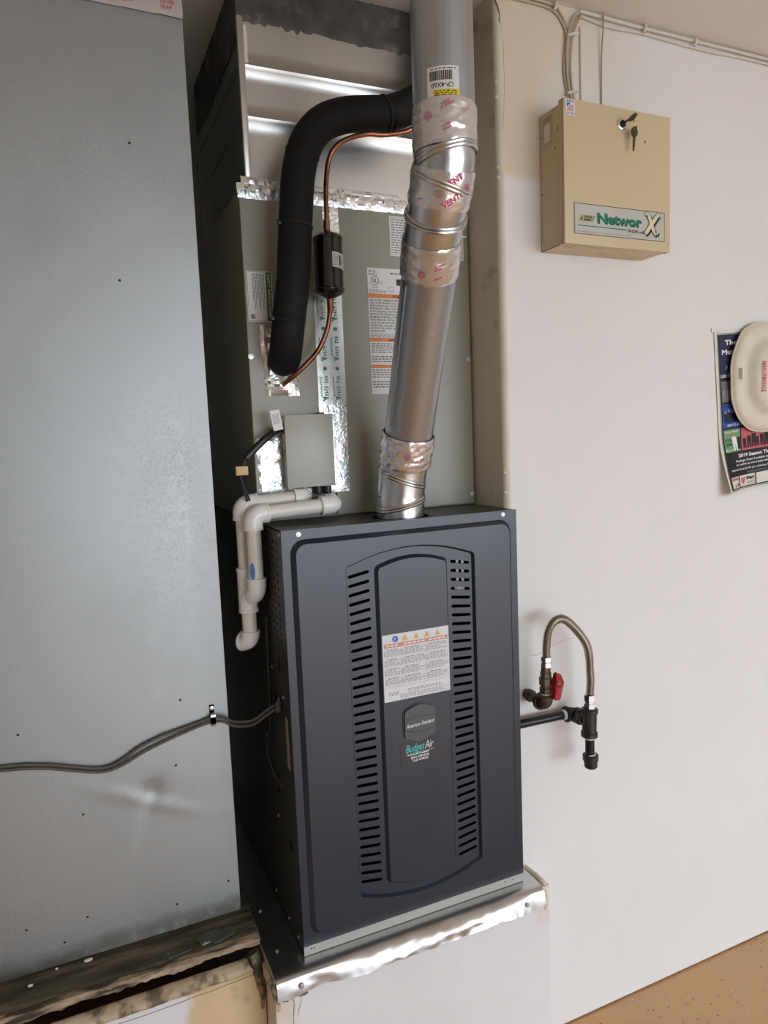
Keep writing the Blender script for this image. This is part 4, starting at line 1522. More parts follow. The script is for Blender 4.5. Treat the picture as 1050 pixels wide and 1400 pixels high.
foil(bm, -0.06, RX1 + 0.0005, 2.313, 2.362, RY - 0.0045, 0.0012, 0.008, 41.0, 0.002)
tp = obj('sealing_tape', bm, pinkfoil, ret, smooth=25)
pr = Print((0.0, RY - 0.0075, 2.313), *XZ)
for a in (0.06, 0.155, 0.225):
    pr.text(redi, 'LISTED', a, 0.020, 0.006, 1, 0, None, 'LEFT', 0.01, 0.05)
    pr.text(redi, '181A-P', a, 0.011, 0.005, 1, 0, None, 'LEFT', 0.01, 0.05)
pr.finish(tp, {'red_ink': 'lettering'})
for c in ret_holes:        # the punched edge of each hole, turned into the duct
    obj('screw_hole', tube(B(), [c, c + Vector((0, 0.003, 0))], 0.0024, 10, caps=False), galv, ret)

# two grey cables along it, held by a strap
ca = [(-0.56, 1.443, 0.955), (-0.36, 1.443, 0.945), (-0.1614, 1.443, 0.9315), (-0.0888, 1.443, 0.919), (-0.0391, 1.443, 0.9030), (-0.0007, 1.443, 0.8910), (0.0259, 1.443, 0.8890), (0.0539, 1.443, 0.8985), (0.0825, 1.443, 0.9145),
      (0.1257, 1.443, 0.9285), (0.1694, 1.443, 0.9365), (0.2067, 1.443, 0.9430), (0.2291, 1.441, 0.9478), (0.2504, 1.436, 0.9460), (0.2709, 1.428, 0.9350), (0.3042, 1.405, 0.9390), (0.3270, 1.3770, 0.9650), (0.3400, 1.3645, 0.9770), (0.3490, 1.3625, 0.9810)]
ca[0] = (AX0 + 0.006, 1.443, 0.955)
o = obj('thermostat_cable', tube(B(), cr(ca, 6), 0.0031, 10), gaswire)
tag(o, 'grey cable sagging across the return duct, upper of the two', 'cable')
cb = [(p[0], p[1] - 0.001, p[2] - (0.0072 if i < 12 else 0.0088)) for i, p in enumerate(ca)]
for i, dz in ((5, -0.0072), (6, -0.0076), (7, -0.0090), (8, -0.0120), (9, -0.0120), (10, -0.0095), (11, -0.0075)):
    cb[i] = (ca[i][0] + (0.004 if 7 <= i <= 9 else 0), ca[i][1] - 0.001, ca[i][2] + dz)
cb[-1] = (0.3490, 1.3625, 0.9740)
o = obj('thermostat_cable', tube(B(), cr(cb, 6), 0.0031, 10), gaswire)
tag(o, 'grey cable sagging across the return duct, lower of the two', 'cable')
cl = thing('cable_strap', 'small shiny metal strap holding two cables to the return duct', 'cable clip', (0.230, 1.45, 0.935))
bm = B()
pts = [(-0.0002 + RY, 0.930), (1.4365, 0.931), (1.4345, 0.9355), (1.4345, 0.9505), (1.4365, 0.9555), (RY - 0.0012, 0.9565), (RY - 0.0012, 0.972)]
for dy in (0.0, 0.0012):
    pass
A = [(x, p[0], p[1]) for p in pts for x in (0.2255, 0.2355)]
vv = [bm.verts.new(a) for a in A]
for k in range(len(pts) - 1):
    bm.faces.new((vv[2 * k], vv[2 * k + 1], vv[2 * k + 3], vv[2 * k + 2]))
bmesh.ops.solidify(bm, geom=bm.faces[:], thickness=0.0012)
obj('strap_band', bm, chrome, cl)
screw(cl, 0.2305, RY - 0.001, 0.9650, 0.0032)

o = thing('hanging_cable', 'thin black cord hanging down the furnace side into a hole', 'cable', (0.347, 1.42, 0.79))
obj('cord_wire', tube(B(), cr([(0.3505, 1.418, 1.15), (0.348, 1.416, 1.076), (0.346, 1.411, 0.999), (0.346, 1.423, 0.915), (0.343, 1.450, 0.854), (0.346, 1.4250, 0.815), (0.352, 1.415, 0.795), (0.366, 1.414, 0.785)], 6), 0.0042, 8), blackp, o)
obj('cord_grommet', torus(B(), (FX0 - 0.001, 1.4139, 0.7837), (1, 0, 0), 0.016, 0.004, 20, 8), blackp, o)

# ------------------------------------------------------------------ rotten sill and trim
sill = thing('wooden_sill', 'dirty dark wooden sill board with a broken front edge under the duct', 'wooden sill', (-0.13, 1.4, 0.47))
bm = B()


def sf(u, v):
    x = AX0 + 0.003 + (0.283 - AX0 - 0.003) * u
    y = 1.352 + (1.60 - 1.352) * v
    z = 0.5020 + 0.0025 * nz(x * 9, y * 30, 1)
    if v == 0:
        y += 0.010 * nz(x * 22, 4, 2) + 0.006
        z -= 0.004
    if y > 1.44:
        z = 0.5035
    return Vector((x, y, z))


solid_sheet(bm, sf, lambda u, v: Vector((sf(u, v).x, sf(u, v).y + (0.004 if v == 0 else 0), 0.486)), 110, 12)
obj('sill_board', bm, woodd, sill, smooth=40)
bm = B()


def ef(u, v):
    x = AX0 + 0.003 + (0.280 - AX0 - 0.003) * u
    z = 0.4850 + 0.0160 * v + 0.007 * nz(x * 24, 2, 9) * (1 if v < 0.5 else 0.2) + 0.003 * nz(x * 80, v * 3, 9) * (1 - v)
    y = 1.352 - 0.008 * nz(x * 13, v * 3, 4) - 0.005 * abs(nz(x * 60, v * 9, 7)) + 0.012 * (v - 0.5) ** 2
    return Vector((x, y, z))


solid_sheet(bm, ef, lambda u, v: Vector((ef(u, v).x, 1.370, ef(u, v).z)), 220, 6)
obj('splintered_edge', bm, woodl, sill, smooth=25)
gpm = mat('peeling_green_paint', (0.055, 0.065, 0.045), 0.5, var=0.4, scale=25, second=(0.30, 0.29, 0.24), smask=(0.6, 0.66), sscale=30)
for cx_, cy_, rx_, ry_ in ((0.200, 1.392, 0.040, 0.018), (0.115, 1.378, 0.026, 0.009)):
    bm = B()
    plate(bm, [[(cx_ + rx_ * math.cos(2 * PI * k / 22) * (1 + 0.55 * nz(k * 0.9, cx_ * 40)), cy_ + ry_ * math.sin(2 * PI * k / 22) * (1 + 0.55 * nz(k * 0.9, cx_ * 40))) for k in range(22)]], lambda a, b, d: (a, b, d), 0.5068, 0.5035)
    obj('paint_flake', bm, gpm, sill, smooth=25)

trim = thing('trim_board', 'old cream painted trim strip below the broken sill edge', 'trim board', (-0.13, 1.345, 0.437))
bm = B()


def tf(u, v):
    x = AX0 + 0.003 + (0.276 - AX0 - 0.003) * u
    a = v * PI
    y = 1.340 - 0.009 * math.sin(a) + 0.014 * v - 0.003 * abs(nz(x * 40, v * 5, 3))
    z = 0.4385 + 0.023 * v + 0.002 * nz(x * 25, v * 3, 6)
    return Vector((x, y, z))


solid_sheet(bm, tf, lambda u, v: Vector((tf(u, v).x, 1.358, max(0.4375, tf(u, v).z))), 120, 6)
obj('trim_strip', bm, trimm, trim, smooth=40)
bm = B()
tube(bm, [(0.262, 1.350, 0.474), (0.267, 1.345, 0.455), (0.271, 1.344, 0.425), (0.275, 1.345, 0.385), (0.277, 1.346, 0.35)], [0.013, 0.014, 0.010, 0.006, 0.002], 9, jitter=0.003)
obj('paint_drip', bm, mat('green_black_drip', (0.06, 0.055, 0.03), 0.6, var=0.6, scale=30, second=(0.28, 0.19, 0.09), smask=(0.5, 0.6), sscale=30), trim)
crack([(AX0 + 0.01, 1.3445, 0.425), (-0.15, 1.3445, 0.427), (0.05, 1.3445, 0.424), (0.20, 1.3445, 0.427), (0.262, 1.3445, 0.43)], 0.0012, trim)
for i, (x, y, s, an) in enumerate(((-0.043, 1.437, 0.0065, 0.1), (-0.145, 1.415, 0.004, 0.5), (-0.10, 1.44, 0.002, 1.0))):
    bm = B()
    plate(bm, [[(x + s * (1 + 0.2 * nz(k, i)) * math.cos(k * PI / 3 + an) * 1.2, y + s * 0.45 * math.sin(k * PI / 3 + an)) for k in range(6)]], lambda a, b, d: (a, b, d), 0.5085, 0.5048)
    tag(obj('paint_chip', bm, chipm, None, smooth=0), 'loose pale flake of paint lying on the dark wooden sill', 'paint flake', 'paint flakes on the sill')

# ------------------------------------------------------------------ gas piping
gas = thing('gas_piping', 'gas supply pipes with flexible steel connector and red-handled valve on the wall', 'gas pipe', (1.0, 1.30, 0.71))
GY = 1.265
# stub out of the wall, elbow, valve
obj('wall_stub', tube(B(), [(0.9445, WY + 0.002, 0.8945), (0.9440, 1.283, 0.8945)], 0.0118, 16), rusty, gas)
obj('stub_collar', tube(B(), [(0.9445, 1.338, 0.8945), (0.9443, 1.326, 0.8945)], 0.0145, 16), rusty, gas)


def iron_elbow(c, a, b, r, L, m, rim=1.22):
    c, a, b = Vector(c), Vector(a).normalized(), Vector(b).normalized()
    rad = r * 0.9
    pts = [c + a * L]
    for k in range(9):
        t = (PI / 2) * k / 8
        pts.append(c + a * rad * (1 - math.sin(t)) + b * rad * (1 - math.cos(t)))
    pts.append(c + b * L)
    o = obj('pipe_elbow', tube(B(), pts, r, 20), m, gas, smooth=50)
    for d in (a, b):
        obj('elbow_rim', lathe(B(), c + d * (L - 0.009), d, [(0, r), (0.0015, r * rim), (0.008, r * rim), (0.009, r * 0.9)], 20), m, o)
    return o


iron_elbow((0.9440, 1.272, 0.8945), (0, 1, 0), (0, 0, 1), 0.0165, 0.023, rusty)
obj('thread_tape', lathe(B(), (0.9445, 1.272, 0.9175), (0, 0, 1), [(0, 0.0128), (0.005, 0.0125)], 18), dope, gas)
vb = lathe(B(), (0.9450, 1.272, 0.921), (0, 0, 1), [(0, 0.0145), (0.012, 0.0145), (0.013, 0.0125), (0.017, 0.0125), (0.019, 0.0155), (0.035, 0.0155), (0.037, 0.0125), (0.048, 0.0125), (0.049, 0.0105), (0.058, 0.0105)], 8)
valve = obj('ball_valve', vb, brass, gas, smooth=25)
obj('valve_stem', lathe(B(), (0.9500, 1.266, 0.949), (0.25, -0.95, 0), [(0, 0.0075), (0.010, 0.0075), (0.010, 0.0045), (0.017, 0.0045)], 12), brass, valve)
# lever: bow-tie paddle standing upright
hn = Vector((0.10, -0.995, 0))
hs = Vector((0.995, 0.10, 0))
hc = Vector((0.9560, 1.2500, 0.9445))
bm = B()
hp = [(-0.013, -0.030), (0.001, -0.032), (0.004, -0.026), (0.010, -0.006), (0.011, 0.010), (0.007, 0.022), (0.000, 0.028), (-0.006, 0.026), (-0.009, 0.012), (-0.012, 0.004), (-0.011, -0.010)]
plate(bm, [hp], lambda a, b, d: hc + hs * a + Vector((0, 0, 1)) * b + hn * d, 0.010, 0.0)
hd = obj('valve_handle', bm, redm, gas, bevel=0.0015)
obj('handle_ring', torus(B(), hc + hs * 0.004 + hn * 0.010 + Vector((0, 0, 0.004)), hn, 0.0085, 0.0022, 20, 8), redm, hd)
obj('handle_nut', lathe(B(), hc + hn * 0.009 + Vector((0, 0, 0.004)), hn, [(0, 0.0045), (0.004, 0.0045), (0.005, 0.002)], 6), brass, hd)
for z in (0.981,):
    obj('flare_nut', lathe(B(), (0.9475, 1.272, z), (0, 0, 1), [(0, 0.0125), (0.010, 0.0125), (0.011, 0.0105), (0.013, 0.0105), (0.014, 0.0125), (0.023, 0.0125)], 6), chrome, gas, smooth=20)
obj('brass_nipple', lathe(B(), (0.9472, 1.272, 0.972), (0, 0, 1), [(0, 0.0095), (0.010, 0.0095)], 8), mat('bright_brass', (0.55, 0.38, 0.14), 0.25, 1.0), gas)
# corrugated connector
hp_ = cr([(0.9480, 1.272, 1.002), (0.9480, 1.272, 1.020), (0.9510, 1.270, 1.056), (0.9655, 1.270, 1.080), (0.9882, 1.270, 1.0865), (1.0105, 1.270, 1.0745), (1.0413, 1.270, 1.0420), (1.0590, 1.268, 1.0130), (1.0660, 1.268, 0.982), (1.0655, 1.266, 0.955), (1.0665, 1.265, 0.930), (1.0640, 1.265, 0.896)], 14)
dense = []
acc = 0.0
step = 0.0010
last = hp_[0]
dense.append(last)
for p in hp_[1:]:
    seg_ = p - last
    while seg_.length >= step:
        last = last + seg_.normalized() * step
        dense.append(last)
        seg_ = p - last
rs = [0.0088 + 0.0015 * math.cos(2 * PI * i / 4) for i in range(len(dense))]
obj('flex_connector', tube(B(), dense, rs, 14), flexm, gas, smooth=70)
obj('flare_nut', lathe(B(), (1.0630, GY, 0.864), (0, 0, 1), [(0, 0.0135), (0.012, 0.0135), (0.013, 0.0110), (0.017, 0.0110), (0.018, 0.0130), (0.032, 0.0130)], 6), chrome, gas, smooth=20)
# tee, drip leg, cap
tee = obj('pipe_tee', lathe(B(), (1.0610, GY, 0.795), (0.03, 0, 1), [(0, 0.0165), (0.001, 0.0192), (0.011, 0.0192), (0.013, 0.0165), (0.056, 0.0165), (0.058, 0.0192), (0.067, 0.0192), (0.068, 0.0165)], 22), castiron, gas)
bd = (Vector((1.056, 1.317, 0.8335)) - Vector((1.0615, GY, 0.8330))).normalized()
obj('tee_branch', lathe(B(), Vector((1.0615, GY, 0.833)) + bd * 0.010, bd, [(0, 0.0160), (0.012, 0.0160), (0.014, 0.0190), (0.022, 0.0190), (0.023, 0.013)], 20), castiron, tee)
obj('drip_leg', lathe(B(), (1.0625, GY, 0.742), (0.0, 0, 1), [(0, 0.0108), (0.056, 0.0108)], 18), blackpipe, gas)
obj('thread_tape', lathe(B(), (1.0625, GY, 0.7895), (0.0, 0, 1), [(0, 0.0125), (0.006, 0.0125)], 18), dope, gas)
obj('thread_tape', lathe(B(), (1.0640, GY, 0.7490), (0.0, 0, 1), [(0, 0.0125), (0.004, 0.0118)], 18), dope, gas)
obj('pipe_cap', lathe(B(), (1.0650, GY, 0.7165), (-0.03, 0, 1), [(0, 0.010), (0.004, 0.0150), (0.020, 0.0158), (0.021, 0.0182), (0.033, 0.0182), (0.034, 0.0150)], 20), castiron, gas)
iron_elbow((1.0560, 1.320, 0.8335), (-1, 0, 0.02), -bd, 0.0155, 0.020, castiron)
obj('supply_pipe', tube(B(), [(FX1 + 0.0005, 1.320, 0.8375), (1.046, 1.320, 0.8340)], 0.0107, 18), blackpipe, gas)
obj('thread_tape', tube(B(), [(1.026, 1.320, 0.8344), (1.034, 1.320, 0.8342)], 0.0124, 18), dope, gas)

# ------------------------------------------------------------------ alarm control box
al = thing('alarm_box', 'tan metal alarm control box with keys in its lock on the wall', 'control box', (1.152, 1.30, 1.908))
bm = B()
AB = (1.0065, 1.2985, 1.2645, WY, 1.9085, 2.1955)
side_ = [(AB[2], AB[4]), (AB[3], AB[4]), (AB[3], AB[5]), (AB[2], AB[5])]
plate(bm, [side_] + [oval(y, z, 0.0046, 0.0046, 10) for y, z in ((1.283, 2.150), (1.340, 2.150), (1.292, 2.112), (1.339, 2.03))], lambda a, b, d: (d, a, b), AB[0], AB[0] + 0.0012)
plate(bm, [side_], lambda a, b, d: (d, a, b), AB[1], AB[1] - 0.0012)
flat_ = [(AB[0], AB[2]), (AB[1], AB[2]), (AB[1], AB[3]), (AB[0], AB[3])]
plate(bm, [flat_] + [[(1.030 + k * 0.008, 1.2780), (1.034 + k * 0.008, 1.2780), (1.034 + k * 0.008, 1.2800), (1.030 + k * 0.008, 1.2800)] for k in range(26)], lambda a, b, d: (a, b, d), AB[4], AB[4] + 0.0012)
plate(bm, [flat_], lambda a, b, d: (a, b, d), AB[5], AB[5] - 0.0012)
plate(bm, [[(AB[0], AB[4]), (AB[1], AB[4]), (AB[1], AB[5]), (AB[0], AB[5])]], mxz, AB[3] - 0.0012, AB[3])
bx_ = obj('box_body', bm, boxm, al, smooth=0)
bm = B()
box(bm, 1.0035, 1.3020, 1.2585, 1.2640, 1.9070, 2.2020)
box(bm, 1.0035, 1.0062, 1.2640, 1.2760, 1.9070, 2.2020)
box(bm, 1.2993, 1.3020, 1.2640, 1.2760, 1.9070, 2.2020)
box(bm, 1.0062, 1.2993, 1.2640, 1.2760, 2.1985, 2.2020)
cov = obj('box_cover', bm, boxm, al, bevel=0.001)
lk = lathe(B(), (1.1600, 1.2585, 2.1680), (0, -1, 0), [(0, 0.0125), (0.003, 0.0125), (0.004, 0.0105), (0.0042, 0.0085), (0.003, 0.0080)], 22)
obj('lock_cylinder', lk, chrome, al)
obj('lock_core', lathe(B(), (1.1600, 1.2555, 2.1680), (0, -1, 0), [(0, 0.0075), (0.002, 0.0072)], 18), blackp, al)
obj('paint_nick', lathe(B(), (1.2270, 1.2585, 2.1400), (0, -1, 0), [(0, 0.0035), (0.0004, 0.003)], 7), mat('bare_nick', (0.25, 0.18, 0.10), 0.5), al)
lab, pr = sticker('side_label', al, (1.0064, 1.334, 2.125), (0, -1, 0), (0, 0, 1), 0.034, 0.062, mat('side_label_tan', (0.52, 0.44, 0.32), 0.45), 0.0004)
pr.greek(inkfine, 0.002, 0.050, 0.030, 0.060, 3, 1, 0.4, 4, 0.001, 0.002, 0.006)
pr.rect(wlab, 0.006, 0.010, 0.026, 0.045)
pr.finish(lab, {'white_label': 'blank_patch', 'fine_print_ink': 'fine_print'})
for x, y in ((1.035, 1.285), (1.155, 1.318), (1.258, 1.325)):
    obj('knockout', torus(B(), (x, y, 1.9085), (0, 0, 1), 0.009, 0.0012, 18, 6), boxm, al)
np_, pr = sticker('nameplate', al, (1.0275, 1.2583, 1.9280), *XZ, 0.2570, 0.0650, plate_m, 0.0008)
pr.frame(green_dk, 0.0006, 0.0006, 0.2564, 0.0644, 0.0012)
pr.poly(mat('badge_gold', (0.42, 0.38, 0.20), 0.4), [(0.010, 0.027), (0.047, 0.0275), (0.055, 0.041), (0.018, 0.041)])
pr.poly(green_dk, [(0.0465, 0.0262), (0.0485, 0.0272), (0.057, 0.0412), (0.055, 0.041)])
pr.text(inkk, 'NTN', 0.027, 0.0345, 0.0052, 2, 0.3, 0.021, 'LEFT', 0.03)
pr.text(inkk, '4', 0.016, 0.029, 0.009, 2, 0.3, None, 'LEFT', 0.0)
pr.rect(inkk, 0.026, 0.0295, 0.044, 0.0325, 2)
pr.text(green_dk, 'Networ', 0.0635, 0.0265, 0.0200, 1, 0.0, 0.126, 'LEFT', 0.04)
pr.text(green_n, 'Networ', 0.0615, 0.0285, 0.0200, 2, 0.0, 0.126, 'LEFT', 0.03)


def stroke(m, pts, ws, k):
    for (a, b), (c, d), w0, w1 in zip(pts, pts[1:], ws, ws[1:]):
        t = Vector((c - a, d - b)).normalized()
        q = Vector((-t.y, t.x))
        pr.poly(m, [(a + q.x * w0, b + q.y * w0), (a - q.x * w0, b - q.y * w0), (c - q.x * w1, d - q.y * w1), (c + q.x * w1, d + q.y * w1)], k)


s1 = [(0.196, 0.056), (0.201, 0.0585), (0.207, 0.056), (0.213, 0.044), (0.219, 0.030), (0.225, 0.018), (0.231, 0.016), (0.236, 0.022)]
w1 = [0.002, 0.0035, 0.0045, 0.0045, 0.0045, 0.0045, 0.0040, 0.002]
s2 = [(0.238, 0.058), (0.232, 0.054), (0.222, 0.042), (0.212, 0.030), (0.202, 0.018), (0.198, 0.014)]
w2 = [0.0035, 0.0045, 0.0045, 0.0045, 0.0045, 0.0035]
for off, m_, k_, wd in ((0.0035, green_dk, 3, 1.25), (0.0, inkk, 4, 1.28), (0.0, creamx, 5, 1.0)):
    stroke(m_, [(a + off, b - off) for a, b in s1], [w * wd for w in w1], k_)
    stroke(m_, [(a + off, b - off) for a, b in s2], [w * wd for w in w2], k_ + (0.5 if m_ is creamx else 0))
pr.rect(green_n, 0.009, 0.0175, 0.146, 0.0195)
pr.text(inkk, 'NX-6', 0.150, 0.0135, 0.0066, 2, 0, 0.046, 'LEFT', 0.02)
pr.text(inkk, 'TM', 0.240, 0.059, 0.002, 2)
pr.greek(inkfine, 0.008, 0.005, 0.165, 0.0075, 1, 1, 0.35, 4, 0.001, 0.002, 0.005)
pr.finish(np_, {'logo_green': 'logo_lettering', 'logo_cream': 'logo_letter_x', 'logo_shadow': 'logo_shadow', 'badge_gold': 'logo_badge', 'black_ink': 'lettering', 'fine_print_ink': 'fine_print'})
fl, pr = sticker('flag_sticker', al, (1.0085, 1.2583, 2.1680), *XZ, 0.0245, 0.0315, wlab, 0.0005)
pr.text(blue_i, 'MADE', 0.0125, 0.0262, 0.0038, 1, 0, 0.019, 'CENTER', 0.02)
pr.text(blue_i, 'IN USA', 0.0125, 0.0018, 0.0038, 1, 0, 0.020, 'CENTER', 0.02)
pr.poly(blue_i, [(0.003, 0.0145), (0.003, 0.0245), (0.0135, 0.0245)])
for k in range(4):
    o_ = 0.0045 * k
    pr.poly(redi, [(0.003 + o_, 0.0075), (0.0052 + o_, 0.0075), (min(0.0215, 0.0152 + o_), 0.0215), (min(0.0215, 0.0130 + o_), 0.0215)])
pr.finish(fl, {'blue_ink': 'lettering', 'red_ink': 'flag_stripe'})

ks = thing('key_ring', 'small ring with two tarnished keys hanging from the alarm box lock', 'keys', (1.176, 1.245, 2.12))


def key_bm(c, up, side, nrm, L=0.036):
    c, up, side, nrm = Vector(c), Vector(up).normalized(), Vector(side).normalized(), Vector(nrm).normalized()
    bm = B()
    head = [(0.0085 * math.cos(2 * PI * k / 16) * (1.0 if k % 8 else 1.05), 0.0115 * math.sin(2 * PI * k / 16)) for k in range(16)]
    hole = [(0.0022 * math.cos(2 * PI * k / 8), 0.006 + 0.0022 * math.sin(2 * PI * k / 8)) for k in range(8)]
    plate(bm, [head, hole], lambda a, b, d: c + side * a + up * b + nrm * d, 0.0012, -0.0012)
    bl_ = [(0.003, -0.010), (0.003, -0.016), (0.0022, -0.018), (0.003, -0.020), (0.0018, -0.023), (0.0028, -0.026), (0.0018, -0.029), (0.001, -L), (-0.002, -L + 0.001), (-0.0028, -0.030), (-0.0028, -0.010)]
    plate(bm, [bl_], lambda a, b, d: c + side * a + up * b + nrm * d, 0.001, -0.001)
    return bm


obj('key', key_bm((1.1810, 1.2425, 2.1490), (0.05, 0, 1), (1, 0, -0.05), (0, -1, 0), 0.040), keym, ks)
obj('key', key_bm((1.1690, 1.2345, 2.1745), (0.15, -0.98, 0.10), (0.45, 0.1, 0.88), (0.9, 0.1, -0.4), 0.024), keym, ks)
obj('ring', torus(B(), (1.1785, 1.2365, 2.1640), (0.5, -0.8, 0.3), 0.0095, 0.0008, 24, 6), mat('split_ring', (0.5, 0.42, 0.25), 0.3, 1.0), ks)

# ------------------------------------------------------------------ wires above the alarm box
wy = WY - 0.0035


def wire(name, pts, r, m, label, group=None):
    o = obj(name, tube(B(), cr(pts, 8), r, 8), m)
    return tag(o, label, 'wire', group)


GRP = 'wires bundled above the alarm box'
lw = 'thin cream wire in the bundle dropping from ceiling to alarm box'
wire('alarm_wire', [(0.905, wy, 2.426), (0.98, wy, 2.4275), (1.0339, wy, 2.4255), (1.0620, wy, 2.4110), (1.0810, wy, 2.3760), (1.0730, wy, 2.3228), (1.0765, wy, 2.2780), (1.0980, wy, 2.1975)], 0.0028, wirew, lw, GRP)
wire('alarm_wire', [(1.114, wy, 2.425), (1.1050, wy, 2.4130), (1.0915, wy, 2.3850), (1.0835, wy, 2.3500), (1.0825, wy, 2.3050), (1.0890, wy, 2.2650), (1.1075, wy, 2.1975)], 0.0028, wirew, lw, GRP)
wire('alarm_wire', [(1.108, wy - 0.0058, 2.428), (1.0960, wy - 0.0058, 2.4130), (1.0830, wy - 0.0058, 2.3850), (1.0770, wy - 0.0058, 2.3500), (1.0760, wy - 0.0058, 2.3050), (1.0830, wy - 0.0058, 2.2600), (1.1025, wy - 0.0058, 2.1975)], 0.0028, wirew, lw, GRP)
wire('alarm_wire', [(1.118, wy - 0.0058, 2.424), (1.1060, wy - 0.0058, 2.4050), (1.0960, wy - 0.0058, 2.3820), (1.0880, wy - 0.0058, 2.3450), (1.0860, wy - 0.0058, 2.3000), (1.0920, wy - 0.0058, 2.2550), (1.1085, wy - 0.0058, 2.1975)], 0.0028, wirew, lw, GRP)
for z, x in ((2.3790, 1.090), (2.2580, 1.088)):
    bm = B()
    tube(bm, [(x - 0.014, wy - 0.009, z - 0.006), (x + 0.004, wy - 0.010, z), (x + 0.020, wy - 0.003, z + 0.006)], 0.0035, 8)
    s_ = obj('wire_strap', bm, wirep)
    tag(s_, 'small cream strap fixing the wire bundle, ' + ('upper one near the ceiling' if z > 2.3 else 'lower one just above the alarm box'), 'wire strap')
wire('single_wire', [(1.1190, wy, 2.4020), (1.1192, wy, 2.33), (1.1200, wy, 2.1975)], 0.0018, wirep, 'straight cream wire ending at the wall just beside the bundle')
wire('single_wire', [(1.1760, WY - 0.0128, 2.4390), (1.1762, WY - 0.0124, 2.410), (1.1765, WY - 0.006, 2.35), (1.1775, wy, 2.27), (1.1790, wy, 2.1975)], 0.0016, mat('thin_grey_wire', (0.35, 0.31, 0.25), 0.5), 'very thin grey wire running straight from ceiling to alarm box')
obj_ = tag(obj('wire_plug', BX(1.1765, 1.1825, wy - 0.004, wy + 0.003, 2.197, 2.210), blackp, None, bevel=0.001), 'tiny dark plug where the thin grey wire enters the alarm box', 'plug')
wire('ceiling_wire', [(1.115, WY - 0.006, 2.4335), (1.25, WY - 0.006, 2.4315), (1.45, WY - 0.006, 2.4320), (1.7, WY - 0.006, 2.4330), (2.3, WY - 0.006, 2.4335)], 0.0040, wirep, 'painted-over cable running along the wall and ceiling corner, upper of two')
wire('ceiling_wire', [(1.118, WY - 0.004, 2.4250), (1.20, WY - 0.004, 2.4170), (1.30, WY - 0.004, 2.4210), (1.5, WY - 0.004, 2.4180), (1.68, WY - 0.004, 2.4230), (2.3, WY - 0.004, 2.4225)], 0.0032, wirep, 'painted-over cable sagging under the wall and ceiling corner, lower of two')
wire('ceiling_wire', [(0.906, WY - 0.003, 2.4345), (0.97, WY - 0.004, 2.4355), (1.0339, WY - 0.004, 2.4340), (1.06, WY - 0.004, 2.426), (1.085, WY - 0.004, 2.39)], 0.0030, wirew, 'cream wire from the alcove corner along the ceiling to the bundle')
for x, z in ((1.046, 2.4290), (1.30, 2.4290), (1.46, 2.4280)):
    bm = B()
    tube(bm, [(x - 0.004, WY - 0.012, z - 0.010), (x, WY - 0.0135, z), (x + 0.003, WY - 0.010, z + 0.008)], 0.0035, 8)
    s_ = obj('cable_staple', bm, wirep)
    tag(s_, 'painted cable staple at the ceiling corner along the wall', 'cable staple', 'cable staples under the ceiling')

# ------------------------------------------------------------------ poster and hat
PW, PH = 0.279, 0.4318
ang = math.radians(4.6)
pu = Vector((math.cos(ang), 0, math.sin(ang)))
pv_ = Vector((-math.sin(ang), 0, math.cos(ang)))
pn = Vector((0, -1, 0))
p0 = Vector((1.5405, WY - 0.0012, 1.749)) - pv_ * PH + pu * 0.0


def curl(a, b):
    """lift of the paper off the wall: the lower left corner curls"""
    d = max(0.0, 0.16 - b) / 0.16 * max(0.0, 0.10 - a) / 0.10
    return 0.0012 + 0.034 * d ** 1.5


def pwarp(co):
    return co        # positions already include the curl


pos = thing('concert_poster', 'dark printed concert season poster curling off the white wall', 'poster', (1.66, WY, 1.31))
bm = B()


def pf(off):
    return lambda u, v: p0 + pu * (PW * u) + pv_ * (PH * v) + pn * (curl(PW * u, PH * v) + off)


solid_sheet(bm, pf(0.0003), pf(0.0), 36, 56)
obj('paper', bm, pcream, pos, smooth=60)
bm = B()
foil(bm, 1.532, 1.546, 1.735, 1.760, WY, 0.0006, 0.006, 3.0, 0.001, 0.0012)


class CurlPrint(Print):
    def pt(self, a, b, k=1):
        return p0 + pu * a + pv_ * b + pn * (curl(a, b) + 0.0004 + 0.0007 * k)

    def rect(self, m, a0, b0, a1, b1, k=1):
        na = max(1, int((a1 - a0) / 0.008))
        nb = max(1, int((b1 - b0) / 0.008))
        for i in range(na):
            for j in range(nb):
                self.poly(m, [(a0 + (a1 - a0) * (i + s) / na, b0 + (b1 - b0) * (j + t) / nb) for s, t in ((0, 0), (1, 0), (1, 1), (0, 1))], k)


bm.free()
cp = CurlPrint(p0, pu, pv_)
cp.frame(inkk, 0.0095, 0.0095, PW - 0.0095, PH - 0.0095, 0.0012)
cp.rect(nearblk, 0.0125, 0.0125, PW - 0.0125, PH - 0.0125, 1)
cp.rect(navy, 0.0125, 0.318, PW - 0.0125, PH - 0.0125, 2)
serif = whitei
cp.text(serif, 'The Bakersfield', 0.034, 0.392, 0.0125, 3, 0, 0.17, 'LEFT', 0.03)
cp.text(serif, 'Music Hall of Fame', 0.022, 0.368, 0.0125, 3, 0, 0.20, 'LEFT', 0.03)
cp.text(serif, 'Presents', 0.064, 0.347, 0.0105, 3, 0, 0.09, 'LEFT', 0.02)
cp.text(inkg, '7 Great Shows', 0.031, 0.328, 0.010, 3, 0, 0.12, 'LEFT', 0.02)
cp.text(whitei, 'LED ZEPPELIN', 0.0145, 0.309, 0.0075, 3, 0, 0.075, 'LEFT', 0.02)
